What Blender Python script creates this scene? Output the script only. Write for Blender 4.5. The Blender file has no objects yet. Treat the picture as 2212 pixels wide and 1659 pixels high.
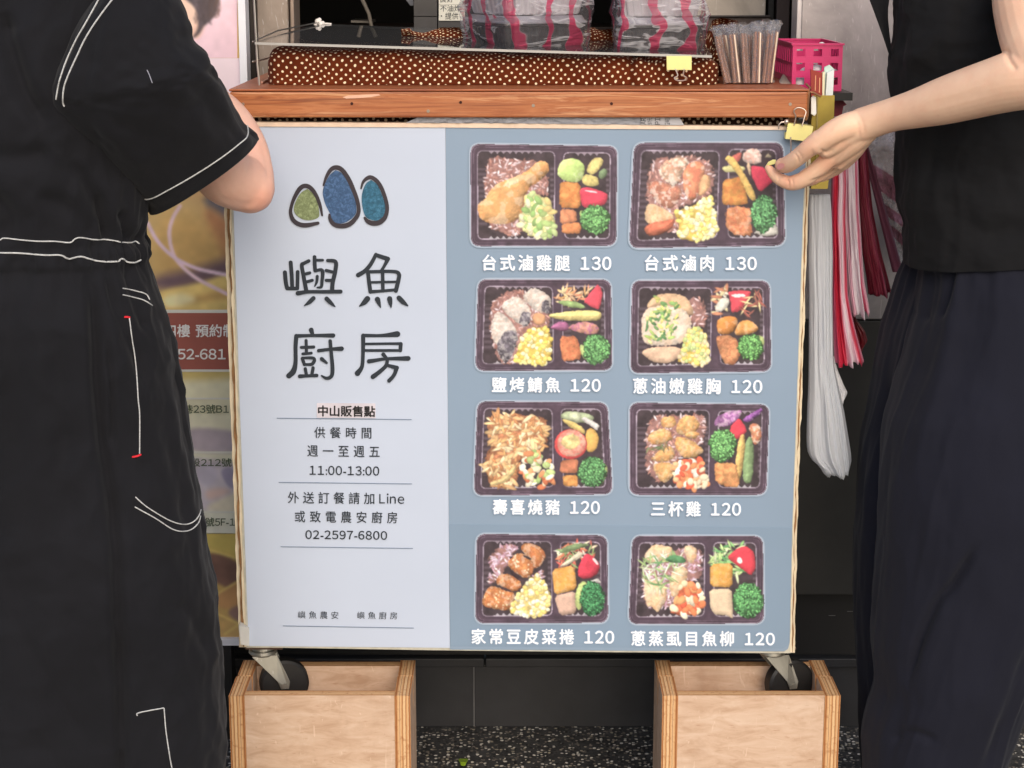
import bpy, bmesh, math, random
import numpy as np
from mathutils import Vector, Matrix
from mathutils.bvhtree import BVHTree

S = bpy.context.scene
COL = S.collection
# ---------------------------------------------------------------- camera, sky, sun, exposure
D, HC, PITCH, F = 2.75, 1.354, math.radians(12.58), 4050.0
cam = bpy.data.cameras.new('camera'); cam.sensor_width = 36; cam.lens = F/2212*36; cam.clip_end = 200; cam.clip_start = .05
co = bpy.data.objects.new('camera', cam); COL.objects.link(co)
co.location = (0, -D, HC); co.rotation_euler = (math.pi/2-PITCH, 0, 0); S.camera = co

SUN = Vector((.16, -.86, .58)).normalized()
w = bpy.data.worlds.new('World'); S.world = w; w.use_nodes = True
nt = w.node_tree; bg = nt.nodes['Background']; sky = nt.nodes.new('ShaderNodeTexSky')
sky.sky_type = 'NISHITA'; sky.sun_disc = False
sky.sun_elevation = math.asin(SUN.z); sky.sun_rotation = math.atan2(SUN.x, SUN.y)
sky.air_density = 1.0; sky.dust_density = 3.0; sky.ozone_density = 1.0
nt.links.new(sky.outputs[0], bg.inputs[0]); bg.inputs[1].default_value = .15
sl = bpy.data.lights.new('sun', 'SUN'); sl.energy = .72; sl.angle = math.radians(55); sl.color = (1, .965, .92)
so = bpy.data.objects.new('sun', sl); COL.objects.link(so); so.rotation_euler = SUN.to_track_quat('Z', 'Y').to_euler(); so.location = (-2, -4, 5)
S.view_settings.view_transform = 'Standard'; S.view_settings.look = 'None'; S.view_settings.gamma = 1
S.view_settings.use_curve_mapping = False; S.view_settings.exposure = .34
S.cycles.use_denoising = True; S.cycles.max_bounces = 10; S.cycles.transparent_max_bounces = 24

# ---------------------------------------------------------------- geometry helpers
CP, SP = math.cos(PITCH), math.sin(PITCH)
def P(u, v, y):
    """point of the upright plane at depth y seen at photo position u, v (photo 2212 px wide)"""
    a = (u-1106)/F; b = -(v-829.5)/F
    d = Vector((a, CP+b*SP, -SP+b*CP))
    return Vector((0, -D, HC)) + d*((y+D)/d.y)
def UV(p):
    q = Vector(p)-Vector((0, -D, HC)); z = q.y*CP-q.z*SP
    return 1106+F*q.x/z, 829.5-F*(q.y*SP+q.z*CP)/z
def px(y): return (D+y)/F          # metres per photo pixel

class MB:
    def __init__(s): s.v, s.f, s.m, s.uv = [], [], [], []
    def add(s, vs, fs, mi=0, uvs=None):
        o = len(s.v); s.v += [Vector(p) for p in vs]
        for k, f in enumerate(fs):
            s.f.append([i+o for i in f]); s.m.append(mi)
            s.uv.append(uvs[k] if uvs else [(0, 0)]*len(f))
    def box(s, a, b, mi=0):
        x0, y0, z0 = a; x1, y1, z1 = b
        s.add([(x0,y0,z0),(x1,y0,z0),(x1,y1,z0),(x0,y1,z0),(x0,y0,z1),(x1,y0,z1),(x1,y1,z1),(x0,y1,z1)],
              [(0,1,5,4),(1,2,6,5),(2,3,7,6),(3,0,4,7),(4,5,6,7),(3,2,1,0)], mi)
    def prism(s, pts, off, mi=0, mi_side=None):
        """closed outline extruded by the vector off"""
        n = len(pts); off = Vector(off)
        s.add(list(pts)+[Vector(p)+off for p in pts], [list(range(n)), list(range(2*n-1, n-1, -1))], mi)
        o = len(s.v)-2*n
        for i in range(n):
            j = (i+1) % n
            s.f.append([o+i, o+n+i, o+n+j, o+j]); s.m.append(mi if mi_side is None else mi_side); s.uv.append([(0,0),(1,0),(1,1),(0,1)])
    def flat(s, pts, mi=0): s.add(pts, [list(range(len(pts)))], mi)
    def grid(s, rows, closed=False, mi=0, cap=False, uvw=(1, 1)):
        """rows: list of equal length rings"""
        n, m = len(rows[0]), len(rows); vs = [p for r in rows for p in r]; fs = []; uvs = []
        for j in range(m-1):
            for i in range(n if closed else n-1):
                k = (i+1) % n
                fs.append((j*n+i, j*n+k, (j+1)*n+k, (j+1)*n+i))
                a, b, c, d = i/n, (i+1)/n, j/(m-1), (j+1)/(m-1)
                if not closed: a, b = i/(n-1), (i+1)/(n-1)
                uvs.append([(a*uvw[0], c*uvw[1]), (b*uvw[0], c*uvw[1]), (b*uvw[0], d*uvw[1]), (a*uvw[0], d*uvw[1])])
        if cap:
            fs.append(list(range(n))[::-1]); uvs.append([(0, 0)]*n)
            fs.append([(m-1)*n+i for i in range(n)]); uvs.append([(0, 0)]*n)
        s.add(vs, fs, mi, uvs)
    def tube(s, path, rad, seg=10, mi=0, flat=1.0, closed=False, ball=False):
        path = [Vector(p) for p in path]; n = len(path)
        if not hasattr(rad, '__len__'): rad = [rad]*n
        rad = list(rad)
        if ball:      # rounded ends
            t0 = (path[0]-path[1]).normalized(); t1 = (path[-1]-path[-2]).normalized()
            A = [(path[0]+t0*rad[0]*k, rad[0]*q) for k, q in ((.98, .2), (.8, .6), (.45, .9))]
            B = [(path[-1]+t1*rad[-1]*k, rad[-1]*q) for k, q in ((.45, .9), (.8, .6), (.98, .2))]
            path = [a[0] for a in A]+path+[b[0] for b in B]; rad = [a[1] for a in A]+rad+[b[1] for b in B]; n = len(path)
        rows = []; nrm = None
        for i in range(n):
            t = (path[min(i+1, n-1)]-path[max(i-1, 0)])
            if closed: t = path[(i+1) % n]-path[i-1]
            t.normalize()
            if nrm is None:
                nrm = t.cross(Vector((0, 1, 0)))
                if nrm.length < .1: nrm = t.cross(Vector((1, 0, 0)))
            nrm = (nrm-t*nrm.dot(t)).normalized(); bi = t.cross(nrm)
            rows.append([path[i]+(nrm*math.cos(2*math.pi*k/seg)+bi*math.sin(2*math.pi*k/seg)*flat)*rad[i] for k in range(seg)])
        if closed: rows.append(rows[0])
        s.grid(rows, closed=True, mi=mi, cap=not closed)
    def blob(s, c, r, seg=16, mi=0):
        c = Vector(c); rx, ry, rz = (r, r, r) if not hasattr(r, '__len__') else r
        rows = []
        for j in range(seg//2+1):
            th = math.pi*(j+.02)/(seg/2+.04)
            rows.append([c+Vector((rx*math.sin(th)*math.cos(2*math.pi*i/seg), ry*math.sin(th)*math.sin(2*math.pi*i/seg), rz*math.cos(th))) for i in range(seg)])
        s.grid(rows, closed=True, mi=mi, cap=True)
    def build(s, name, mats, parent=None, smooth=False, ang=40, bev=0):
        me = bpy.data.meshes.new(name); me.from_pydata([tuple(p) for p in s.v], [], s.f)
        if not isinstance(mats, (list, tuple)): mats = [mats]
        for m in mats: me.materials.append(m)
        me.polygons.foreach_set('material_index', s.m)
        ul = me.uv_layers.new(name='UVMap'); flatuv = [c for f in s.uv for q in f for c in q]
        ul.data.foreach_set('uv', flatuv)
        if bev:
            bm = bmesh.new(); bm.from_mesh(me); bmesh.ops.remove_doubles(bm, verts=bm.verts, dist=1e-6)
            bmesh.ops.recalc_face_normals(bm, faces=bm.faces)
            es = [e for e in bm.edges if len(e.link_faces) == 2 and e.calc_face_angle(0) > .5]
            bmesh.ops.bevel(bm, geom=es, offset=bev, segments=2, affect='EDGES', profile=.5, clamp_overlap=True)
            bm.to_mesh(me); bm.free()
        else:
            bm = bmesh.new(); bm.from_mesh(me); bmesh.ops.recalc_face_normals(bm, faces=bm.faces); bm.to_mesh(me); bm.free()
        if smooth:
            me.polygons.foreach_set('use_smooth', [True]*len(me.polygons))
            if ang < 180: me.set_sharp_from_angle(angle=math.radians(ang))
        return link(name, me, parent)

def link(name, me, parent=None):
    o = bpy.data.objects.new(name, me); COL.objects.link(o)
    if parent is not None: setp(o, parent)
    return o
def world(o):
    m = Matrix.Translation(o.location)
    return m if o.parent is None else world(o.parent) @ o.matrix_parent_inverse @ m
def setp(o, p):
    o.parent = p; o.matrix_parent_inverse = world(p).inverted()
def root(name, loc, label, cat, group=None):
    o = bpy.data.objects.new(name, None); COL.objects.link(o); o.location = loc; o.empty_display_size = .05
    return tag(o, label, cat, group)
def tag(o, label, cat, group=None):
    o['label'] = label; o['category'] = cat
    if group: o['group'] = group
    return o
def struct(o, label=None):
    o['kind'] = 'structure'
    return o
def smoothpath(pts, n=6):
    """Catmull-Rom through pts (tuples of any length)"""
    A = [np.array(p, float) for p in pts]; out = []
    for i in range(len(A)-1):
        p0 = A[i-1] if i else 2*A[0]-A[1]; p1, p2 = A[i], A[i+1]
        p3 = A[i+2] if i+2 < len(A) else 2*A[-1]-A[-2]
        for k in range(n):
            t = k/n
            out.append(.5*(2*p1+(p2-p0)*t+(2*p0-5*p1+4*p2-p3)*t*t+(3*p1-p0-3*p2+p3)*t**3))
    out.append(A[-1]); return out
rs = np.random.RandomState(7)
class Noise:
    """value noise, 2-d, periodic in x with period n"""
    def __init__(s, seed, n=64): s.n = n; s.g = np.random.RandomState(seed).rand(n, n)*2-1
    def at(s, x, y):
        x = np.asarray(x, float); y = np.asarray(y, float)
        xi = np.floor(x).astype(int); yi = np.floor(y).astype(int); fx = x-xi; fy = y-yi
        fx = fx*fx*(3-2*fx); fy = fy*fy*(3-2*fy); n = s.n
        g = lambda i, j: s.g[(xi+i) % n, (yi+j) % n]
        return (g(0,0)*(1-fx)+g(1,0)*fx)*(1-fy)+(g(0,1)*(1-fx)+g(1,1)*fx)*fy
    def fbm(s, x, y, o=4, gain=.5):
        t = 0; a = 1
        for k in range(o): t = t+a*s.at(x*2**k+17*k, y*2**k+5*k); a *= gain
        return t

# ---------------------------------------------------------------- materials
def lin(c):
    c = np.asarray(c, float)/255
    return tuple(np.where(c <= .04045, c/12.92, ((c+.055)/1.055)**2.4))
MATS = {}
class NT:
    def __init__(s, name):
        s.m = bpy.data.materials.new(name); s.m.use_nodes = True; s.t = s.m.node_tree; s.b = s.t.nodes['Principled BSDF']; s.out = s.t.nodes['Material Output']
    def n(s, typ, **kw):
        nd = s.t.nodes.new(typ)
        for k, v in kw.items():
            if k.startswith('i_'):
                key = k[2:]; key = int(key) if key.isdigit() else key.replace('_', ' ')
                nd.inputs[key].default_value = v
            else: setattr(nd, k, v)
        return nd
    def l(s, a, b): s.t.links.new(a, b)
    def coord(s, which='Object', scale=(1, 1, 1), rot=(0, 0, 0)):
        tc = s.n('ShaderNodeTexCoord'); mp = s.n('ShaderNodeMapping'); mp.inputs['Scale'].default_value = scale; mp.inputs['Rotation'].default_value = rot
        s.l(tc.outputs[which], mp.inputs[0]); return mp.outputs[0]
    def noise(s, vec, scale, detail=4, rough=.55, dist=0):
        nd = s.n('ShaderNodeTexNoise'); nd.inputs['Scale'].default_value = scale; nd.inputs['Detail'].default_value = detail
        nd.inputs['Roughness'].default_value = rough; nd.inputs['Distortion'].default_value = dist
        if vec is not None: s.l(vec, nd.inputs['Vector'])
        return nd.outputs[0]
    def ramp(s, fac, stops, const=False):
        nd = s.n('ShaderNodeValToRGB'); cr = nd.color_ramp
        if const: cr.interpolation = 'CONSTANT'
        while len(cr.elements) < len(stops): cr.elements.new(.5)
        for e, (p, c) in zip(cr.elements, stops): e.position = p; e.color = (*c[:3], 1) if len(c) == 3 else c
        s.l(fac, nd.inputs[0]); return nd.outputs[0]
    def math(s, op, a, b=None):
        nd = s.n('ShaderNodeMath', operation=op)
        for i, q in enumerate((a, b)):
            if q is None: continue
            if isinstance(q, (int, float)): nd.inputs[i].default_value = q
            else: s.l(q, nd.inputs[i])
        return nd.outputs[0]
    def mix(s, fac, a, b, blend='MIX'):
        nd = s.n('ShaderNodeMix', data_type='RGBA', blend_type=blend)
        for i, q in ((0, fac), (6, a), (7, b)):
            if isinstance(q, (int, float)): nd.inputs[i].default_value = q
            elif isinstance(q, tuple): nd.inputs[i].default_value = (*q[:3], 1)
            else: s.l(q, nd.inputs[i])
        return nd.outputs[2]
    def bump(s, h, strength=.3, dist=.002):
        nd = s.n('ShaderNodeBump'); nd.inputs['Strength'].default_value = strength; nd.inputs['Distance'].default_value = dist
        s.l(h, nd.inputs['Height']); s.l(nd.outputs[0], s.b.inputs['Normal']); return nd.outputs[0]
    def base(s, c, rough=.6, metal=0, spec=.5):
        if isinstance(c, tuple): s.b.inputs['Base Color'].default_value = (*c[:3], 1)
        else: s.l(c, s.b.inputs['Base Color'])
        if isinstance(rough, (int, float)): s.b.inputs['Roughness'].default_value = rough
        else: s.l(rough, s.b.inputs['Roughness'])
        s.b.inputs['Metallic'].default_value = metal; s.b.inputs['Specular IOR Level'].default_value = spec

def pm(name, c, rough=.6, metal=0, var=.12, vs=25, bump=0, bs=200, bd=.001, spec=.5, sc=(1, 1, 1)):
    """plain surface with mottled colour and a fine bump; c in 0-255"""
    if name in MATS: return MATS[name]
    n = NT(name); a = np.array(lin(c)); v = n.coord('Object', sc)
    f = n.noise(v, vs, 5)
    n.base(n.ramp(f, [(.25, tuple(a*(1-var))), (.75, tuple(np.minimum(a*(1+var), 1)))]), rough, metal, spec)
    if bump: n.bump(n.noise(v, bs, 4), bump, bd)
    MATS[name] = n.m; return n.m
def clear(name, col=(1, 1, 1), ior=1.3, tint=.9, haze=0, hcol=(1, 1, 1), bs=0, bd=.002, rough=.05):
    """thin clear plastic: straight-through light plus mirror and a little haze"""
    n = NT(name); tr = n.n('ShaderNodeBsdfTransparent'); tr.inputs[0].default_value = (col[0]*tint, col[1]*tint, col[2]*tint, 1)
    gl = n.n('ShaderNodeBsdfGlossy'); gl.inputs['Roughness'].default_value = rough
    fr = n.n('ShaderNodeFresnel'); fr.inputs[0].default_value = ior
    mx = n.n('ShaderNodeMixShader'); n.l(fr.outputs[0], mx.inputs[0]); n.l(tr.outputs[0], mx.inputs[1]); n.l(gl.outputs[0], mx.inputs[2])
    outp = mx.outputs[0]
    if bs:
        nb = n.n('ShaderNodeBump'); nb.inputs['Strength'].default_value = 1; nb.inputs['Distance'].default_value = bd
        n.l(n.noise(n.coord('Object'), bs, 3, .6, 1.5), nb.inputs['Height']); n.l(nb.outputs[0], gl.inputs['Normal']); n.l(nb.outputs[0], fr.inputs['Normal'])
    if haze:
        df = n.n('ShaderNodeBsdfDiffuse'); df.inputs[0].default_value = (*hcol, 1)
        m2 = n.n('ShaderNodeMixShader'); m2.inputs[0].default_value = haze; n.l(outp, m2.inputs[1]); n.l(df.outputs[0], m2.inputs[2]); outp = m2.outputs[0]
    n.l(outp, n.out.inputs[0]); n.t.nodes.remove(n.b); MATS[name] = n.m; return n.m

def wood(name, cols, sc=(2.2, 40, 40), rough=.5, coat=0.0, dark=None):
    n = NT(name); v = n.coord('Object', sc)
    f = n.noise(v, 1.6, 6, .62, 1.3)
    c = n.ramp(f, [(.30, lin(cols[0])), (.42, lin(cols[1])), (.50, lin(cols[2])), (.56, lin(cols[1])), (.64, lin(cols[3])), (.74, lin(cols[1]))])
    f2 = n.noise(n.coord('Object', (sc[0]*.5, sc[1]*2.5, sc[2]*2.5)), 2, 4, .7, .5)
    c = n.mix(n.ramp(f2, [(.49, (0, 0, 0)), (.70, (.85, .85, .85))]), c, lin(dark or cols[0]))
    f3 = n.noise(n.coord('Object'), 9, 3)
    c = n.mix(n.ramp(f3, [(.45, (0, 0, 0)), (.75, (.15, .15, .15))]), c, lin(cols[3]))
    f4 = n.noise(n.coord('Object', (sc[0]*1.6, sc[1]*4, sc[2]*4), (0, .05, 0)), 2.5, 3, .6, .3); c = n.mix(n.ramp(f4, [(.66, (0, 0, 0)), (.72, (.3, .3, .3))]), c, tuple(np.minimum(np.array(lin(cols[3]))*1.25, 1)))
    f5 = n.noise(n.coord('Object', (.7, 3, 3)), 3, 3); c = n.mix(n.ramp(f5, [(.35, (.55, .55, .55)), (.6, (0, 0, 0))]), c, lin(cols[1]))
    n.base(c, rough); n.bump(f2, .25, .001)
    if coat: n.b.inputs['Coat Weight'].default_value = coat; n.b.inputs['Coat Roughness'].default_value = .25
    return n.m
def polka(name, base, dot, step=.0125, r=.19, soil=.25):
    n = NT(name); tc = n.n('ShaderNodeTexCoord'); mp = n.n('ShaderNodeMapping'); mp.inputs['Scale'].default_value = (1/step, 1/step, 1); mp.inputs['Rotation'].default_value = (0, 0, .12)
    n.l(tc.outputs['UV'], mp.inputs[0])
    wob = n.n('ShaderNodeVectorMath', operation='MULTIPLY_ADD'); nz = n.n('ShaderNodeTexNoise'); nz.inputs['Scale'].default_value = 25; n.l(tc.outputs['UV'], nz.inputs[0])
    n.l(nz.outputs[1], wob.inputs[0]); wob.inputs[1].default_value = (1.1, 1.1, 0); n.l(mp.outputs[0], wob.inputs[2])
    ds = []
    for off in (0, .5):
        a = n.n('ShaderNodeVectorMath', operation='ADD'); a.inputs[1].default_value = (off, off, 0); n.l(wob.outputs[0], a.inputs[0])
        fr = n.n('ShaderNodeVectorMath', operation='FRACTION'); n.l(a.outputs[0], fr.inputs[0])
        sb = n.n('ShaderNodeVectorMath', operation='SUBTRACT'); sb.inputs[1].default_value = (.5, .5, 0); n.l(fr.outputs[0], sb.inputs[0])
        mu = n.n('ShaderNodeVectorMath', operation='MULTIPLY'); mu.inputs[1].default_value = (1, 1, 0); n.l(sb.outputs[0], mu.inputs[0])
        ln = n.n('ShaderNodeVectorMath', operation='LENGTH'); n.l(mu.outputs[0], ln.inputs[0]); ds.append(ln.outputs['Value'])
    d = n.math('MINIMUM', ds[0], ds[1]); k = n.ramp(d, [(r*.9, (1, 1, 1)), (r*1.15, (0, 0, 0))])
    f = n.noise(n.coord('Object'), 14, 5); b = n.ramp(f, [(.3, tuple(np.array(lin(base))*.7)), (.7, tuple(np.array(lin(base))*1.25))])
    n.base(n.mix(k, b, lin(dot)), .9, 0, .2); n.bump(n.noise(n.coord('Object'), 900, 2), .3, .0004)
    return n.m
def fabric(name, c, var=.25, sheen=.25):
    n = NT(name); a = np.array(lin(c)); v = n.coord('Object')
    f = n.noise(v, 5, 5, .6); g = n.noise(v, 900, 2)
    n.base(n.ramp(f, [(.3, tuple(a*(1-var))), (.7, tuple(a*(1+var)))]), .9, 0, .22)
    n.b.inputs['Sheen Weight'].default_value = sheen; n.b.inputs['Sheen Roughness'].default_value = .5
    hm = n.math('ADD', n.math('MULTIPLY', g, .15), n.noise(n.coord('Object', (1, 1, .35)), 22, 4, .6, .6)); n.bump(hm, .22, .004)
    return n.m
# ---------------------------------------------------------------- setting: floor, walls, shop opening
YW = .449
def terrazzo():
    n = NT('pebble_floor'); v = n.coord('Object')
    vo = n.n('ShaderNodeTexVoronoi', feature='F1'); vo.inputs['Scale'].default_value = 140; vo.inputs['Randomness'].default_value = 1
    st = n.n('ShaderNodeVectorMath', operation='ADD'); nz = n.n('ShaderNodeTexNoise'); nz.inputs['Scale'].default_value = 90; n.l(v, nz.inputs[0])
    sc = n.n('ShaderNodeVectorMath', operation='SCALE'); sc.inputs['Scale'].default_value = .006; n.l(nz.outputs[1], sc.inputs[0])
    n.l(v, st.inputs[0]); n.l(sc.outputs[0], st.inputs[1]); n.l(st.outputs[0], vo.inputs['Vector'])
    stone = n.ramp(vo.outputs['Distance'], [(.36, (1, 1, 1)), (.46, (0, 0, 0))])
    sep = n.n('ShaderNodeSeparateColor'); n.l(vo.outputs['Color'], sep.inputs[0])
    col = n.ramp(sep.outputs[0], [(0, lin((40, 39, 38))), (.26, lin((66, 64, 62))), (.42, lin((120, 112, 100))), (.54, lin((186, 176, 154))), (.66, lin((236, 230, 216))), (.88, lin((150, 140, 128)))], True)
    mat = n.ramp(n.noise(v, 30, 5), [(.3, lin((44, 44, 45))), (.7, lin((80, 79, 78)))])
    n.base(n.mix(stone, mat, col), .45); n.bump(stone, .5, .002); return n.m
mb = MB(); mb.box((-25, -25, -.2), (25, 6, 0)); struct(mb.build('floor', terrazzo()))

M_gran = pm('black_granite', (40, 40, 43), .5, 0, .35, 14, .15, 300, .0006)
M_joint = pm('grey_joint', (120, 120, 122), .9)
M_black = pm('black_paint', (20, 18, 18), .6, 0, .3, 6)
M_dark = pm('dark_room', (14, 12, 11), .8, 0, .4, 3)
def steel(name, c, rough=.38, metal=.6):
    n = NT(name); v = n.coord('Object', (1, 1, 14)); a = np.array(lin(c))
    f = n.noise(v, 9, 5); g = n.noise(n.coord('Object', (1, 1, .7)), 4.5, 6, .65, 1.2)
    cc = n.ramp(g, [(.3, tuple(a*.55)), (.7, tuple(a*1.12))])
    vo = n.noise(n.coord('Object', (60, 60, 9), (0, .6, 0)), 2, 2, .5, 2.5); scr = n.ramp(vo, [(.66, (0, 0, 0)), (.70, (.4, .4, .4))])
    n.base(n.mix(scr, cc, (.75, .72, .72)), n.math('ADD', n.math('MULTIPLY', f, .14), rough-.07), metal); n.bump(f, .05, .001); return n.m
M_steel = steel('brushed_steel', (196, 188, 188), .38, .6)
M_steelw = steel('warm_steel', (165, 152, 142), .42, .7)

# granite base of the shop front: tiles, joints, ledge
zl, zt = P(1106, 1438, YW).z, P(1106, 1422, YW-.01).z
xj = P(1024, 1500, YW).x
r = root('granite_wall_base', (0, YW, 0), 'black granite tiled wall base with a thin ledge behind the plywood boxes', 'wall')
for x0, x1 in ((-1.45, xj-.0012), (xj+.0012, xj+.62), (xj+.6224, 1.6)):
    m = MB(); m.box((x0, YW, 0), (x1, YW+.05, zl-.002)); m.build('tile', M_gran, r, bev=.0012)
m = MB(); m.box((-1.45, YW+.003, -.01), (1.6, YW+.045, zl)); m.build('joint', M_joint, r)
m = MB(); m.box((-1.45, YW-.012, zl+.001), (xj+.02-.001, YW+.05, zt)); m.build('ledge', M_gran, r, bev=.002)
m = MB(); m.box((xj+.02+.001, YW-.012, zl+.001), (1.6, YW+.05, zt)); m.build('ledge', M_gran, r, bev=.002)
# dark front above the ledge, below the opening and left and right of it
xo0, xo1 = P(545, 60, YW).x, P(1722, 60, YW).x
zc = 1.10
r = root('shop_front', (0, YW+.01, zt), 'dark shop front with a black opening above the stall counter', 'shop front')
m = MB(); m.box((xo0-.002, YW+.006, zt+.001), (xo1+.002, YW+.06, zc)); m.build('lower_panel', M_black, r)
m = MB(); m.box((-1.45, YW+.006, zt+.001), (xo0-.004, YW+.06, 2.3)); m.build('side_panel', M_black, r)
m = MB(); m.box((xo1+.003, YW+.006, zt+.001), (1.6, YW+.06, 1.799)); m.build('side_panel', M_black, r)
m = MB(); m.box((xo0-.004, YW+.006, 1.80), (1.6, YW+.06, 2.3)); m.build('lintel', M_black, r)
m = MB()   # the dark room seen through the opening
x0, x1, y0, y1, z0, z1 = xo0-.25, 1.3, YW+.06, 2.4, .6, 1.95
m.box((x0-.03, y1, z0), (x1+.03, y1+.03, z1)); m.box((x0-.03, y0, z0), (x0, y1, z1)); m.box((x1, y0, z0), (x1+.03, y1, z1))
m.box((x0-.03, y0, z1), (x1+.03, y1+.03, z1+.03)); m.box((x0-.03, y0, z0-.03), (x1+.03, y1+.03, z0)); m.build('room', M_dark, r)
m = MB(); bz = P(700, 58, 1.6).z; m.box((x0+.02, 1.6, .62), (.25, 1.9, bz)); m.build('back_counter', pm('dark_brown', (46, 30, 22), .6), r)  # dark brown band low in the opening
m = MB(); m.box((P(1003,0,1.7).x*.6-.5, 1.9, 1.33), (P(1003,0,1.7).x*.6+.15, 1.95, 1.345)); m.build('shelf', M_black, r)

# steel panel right of the opening, its dark lower reflection built as a separate black panel
zs = P(1850, 690, .40).z
r = root('steel_cladding', (P(1722, 0, .40).x, .40, zs), 'tall scuffed stainless steel panel behind the right person', 'steel cladding')
xa, xb = P(1722, 300, .40).x, 1.5
m = MB(); m.box((xa, .40, zs), (xb, YW+.004, 1.80)); m.build('sheet', M_steel, r, bev=.002)
m = MB(); m.box((xa-.008, .393, zs+.35), (xa-.0005, YW+.004, 1.80)); m.build('edge_strip', pm('pale_strip', (205, 198, 195), .4, .4), r, bev=.001)
m = MB(); zb = P(1850, 1285, .405).z; m.box((xa+.002, .404, zb), (xb, YW+.004, zs-.003)); m.build('lower_sheet', pm('dark_reflection_sheet', (56, 55, 53), .42, .2, .25, 8, .1, 120), r, bev=.002)
for k in range(5):
    m = MB(); p = P(1790+28*k % 60+12*k, 1390-30*k*.3-60, .4035); 
    m.box((p.x, .4032, p.z), (p.x+.012+.004*k, .4039, p.z+.0006)); m.build('scratch', pm('scratch_grey', (120, 118, 116), .6), r)

# steel post left of the opening with its rib
r = root('steel_post', (P(590, 180, .52).x, .52, 1.0), 'brownish stainless steel post beside the black opening', 'post')
m = MB(); m.box((P(554,60,.52).x, .52, .9), (P(625,60,.52).x, .60, 1.8)); m.build('face', M_steelw, r, bev=.003)
m = MB(); m.box((P(627,60,.51).x, .51, .9), (P(636,60,.51).x, .60, 1.8)); m.build('rib', pm('rib_brown', (150, 132, 118), .5, .4), r, bev=.002)

# tiled column and its notes
r = root('tiled_column', (P(920,60,.9).x, .9, 1.0), 'dark grey tiled column inside the shop opening', 'column')
xa, xb = P(894,20,.9).x, P(1010,20,.9).x
for k in range(8):
    z = 1.0+k*.052
    for a, b in ((xa, P(945,20,.9).x-.001), (P(945,20,.9).x+.001, xb)):
        m = MB(); m.box((a, .9, z), (b, .95, z+.0505)); m.build('tile', pm('grey_tile', (62, 60, 62), .35, 0, .2), r)

GLY = {}
def glyph(ch):
    if ch in GLY: return GLY[ch]
    c = bpy.data.curves.new('t', 'FONT'); c.body = ch; c.resolution_u = 4
    o = bpy.data.objects.new('t', c); COL.objects.link(o); dg = bpy.context.evaluated_depsgraph_get(); dg.update()
    me = bpy.data.meshes.new_from_object(o.evaluated_get(dg))
    V = np.array([q.co[:2] for q in me.vertices]).reshape(-1, 2); Fc = [list(p.vertices) for p in me.polygons]
    bpy.data.objects.remove(o); bpy.data.curves.remove(c); bpy.data.meshes.remove(me); GLY[ch] = (V, Fc); return GLY[ch]
def text_geo(txt, space=1.0):
    """one line of lettering; digits and letters are taken from the same family as the characters"""
    vs, fs, x, n = [], [], 0.0, 0
    for ch in txt:
        if ch == ' ': x += .36*space; continue
        o = ord(ch); wide = ch.isascii() and ch.isalnum(); V, Fc = glyph(chr(o+0xFEE0) if wide else ch)
        if wide or ch in ':-': mn, mx = V[:, 0].min(), V[:, 0].max(); adv = mx-mn+(.09 if ch not in '1' else .17); off = x-mn+.05; V = V+np.array([off+(.04 if ch == '1' else 0), 0]); x += adv*(1+(space-1)*.5)
        else: V = V+np.array([x, 0]); x += 1.0*space
        vs.append(V); fs += [[k+n for k in f] for f in Fc]; n += len(V)
    return np.concatenate(vs), fs
def text_px(m, txt, u0, v0, u1, v1, y, space=1.0, bold=0.0, slope=0.0, mi=0, rot=None):
    """write txt on the plane y so that its ink fills the box u0..u1, v0..v1 of the photograph; bold lays thin layers side by side"""
    V, Fc = text_geo(txt, space); mn, mx = V.min(0), V.max(0); t = (V-mn)/(mx-mn)
    if rot: t = np.stack([1-t[:, 1], t[:, 0]], 1)
    lay = [(0, 0)] if not bold else [(-bold, 0), (bold, 0), (0, -bold), (0, bold)]
    for k, (du, dv) in enumerate(lay):
        m.add([P(u0+a*(u1-u0)+du, v1+b*(v0-v1)+dv+slope*(a*(u1-u0)), y-.00004*k) for a, b in t], Fc, mi)

M_paper = pm('white_paper', (228, 226, 214), .8, 0, .05)
M_ink = pm('dark_ink', (33, 41, 50), .7, 0, .08)
nr = root('paper_note', (P(967,20,.888).x, .888, P(967,44,.888).z), 'cream paper notes with handwriting stuck on the dark tiled column', 'note')
m = MB(); m.prism([P(948,-40,.896), P(1004,-40,.896), P(1004,10,.896), P(948,10,.896)], (0, .002, 0)); m.build('sheet', M_paper, nr)
m = MB(); m.prism([P(948,10.6,.896), P(1004,10.6,.896), P(1004,44.5,.896), P(948,44.5,.896)], (0, .002, 0)); m.build('sheet', M_paper, nr)
m = MB(); text_px(m, '不油炸', 951, 11, 995, 25, .895); text_px(m, '・提供', 952, 27, 990, 42, .895); text_px(m, '良好', 951, -8, 980, 5, .895)
m.build('handwriting', M_ink, nr)
# clutter in the dark opening
t = MB(); t.tube([P(775,-40,1.2), P(783,0,1.2), P(797,30,1.2), P(803,60,1.2), P(812,80,1.2)], .004, 8)
tag(t.build('pale_tube', pm('pale_tube', (150, 142, 132), .5), None, True), 'thin pale tube hanging in the black shop opening', 'tube')
t = MB(); t.prism([P(758,44,1.25), P(802,45,1.25), P(803,50,1.25), P(758,49,1.25)], (0, .12, 0))
tag(t.build('metal_tray', pm('dull_metal', (120, 115, 110), .4, .6), None), 'small dull metal tray beside the pale tube', 'tray')
t = MB(); t.prism([P(872,-8,1.0), P(893,-8,1.0), P(893,12,1.0), P(886,12,1.0)], (0, .004, 0))
tag(t.build('paper_corner', pm('grey_paper', (150, 152, 160), .8), None), 'grey paper corner beside the tiled column', 'paper')
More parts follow.
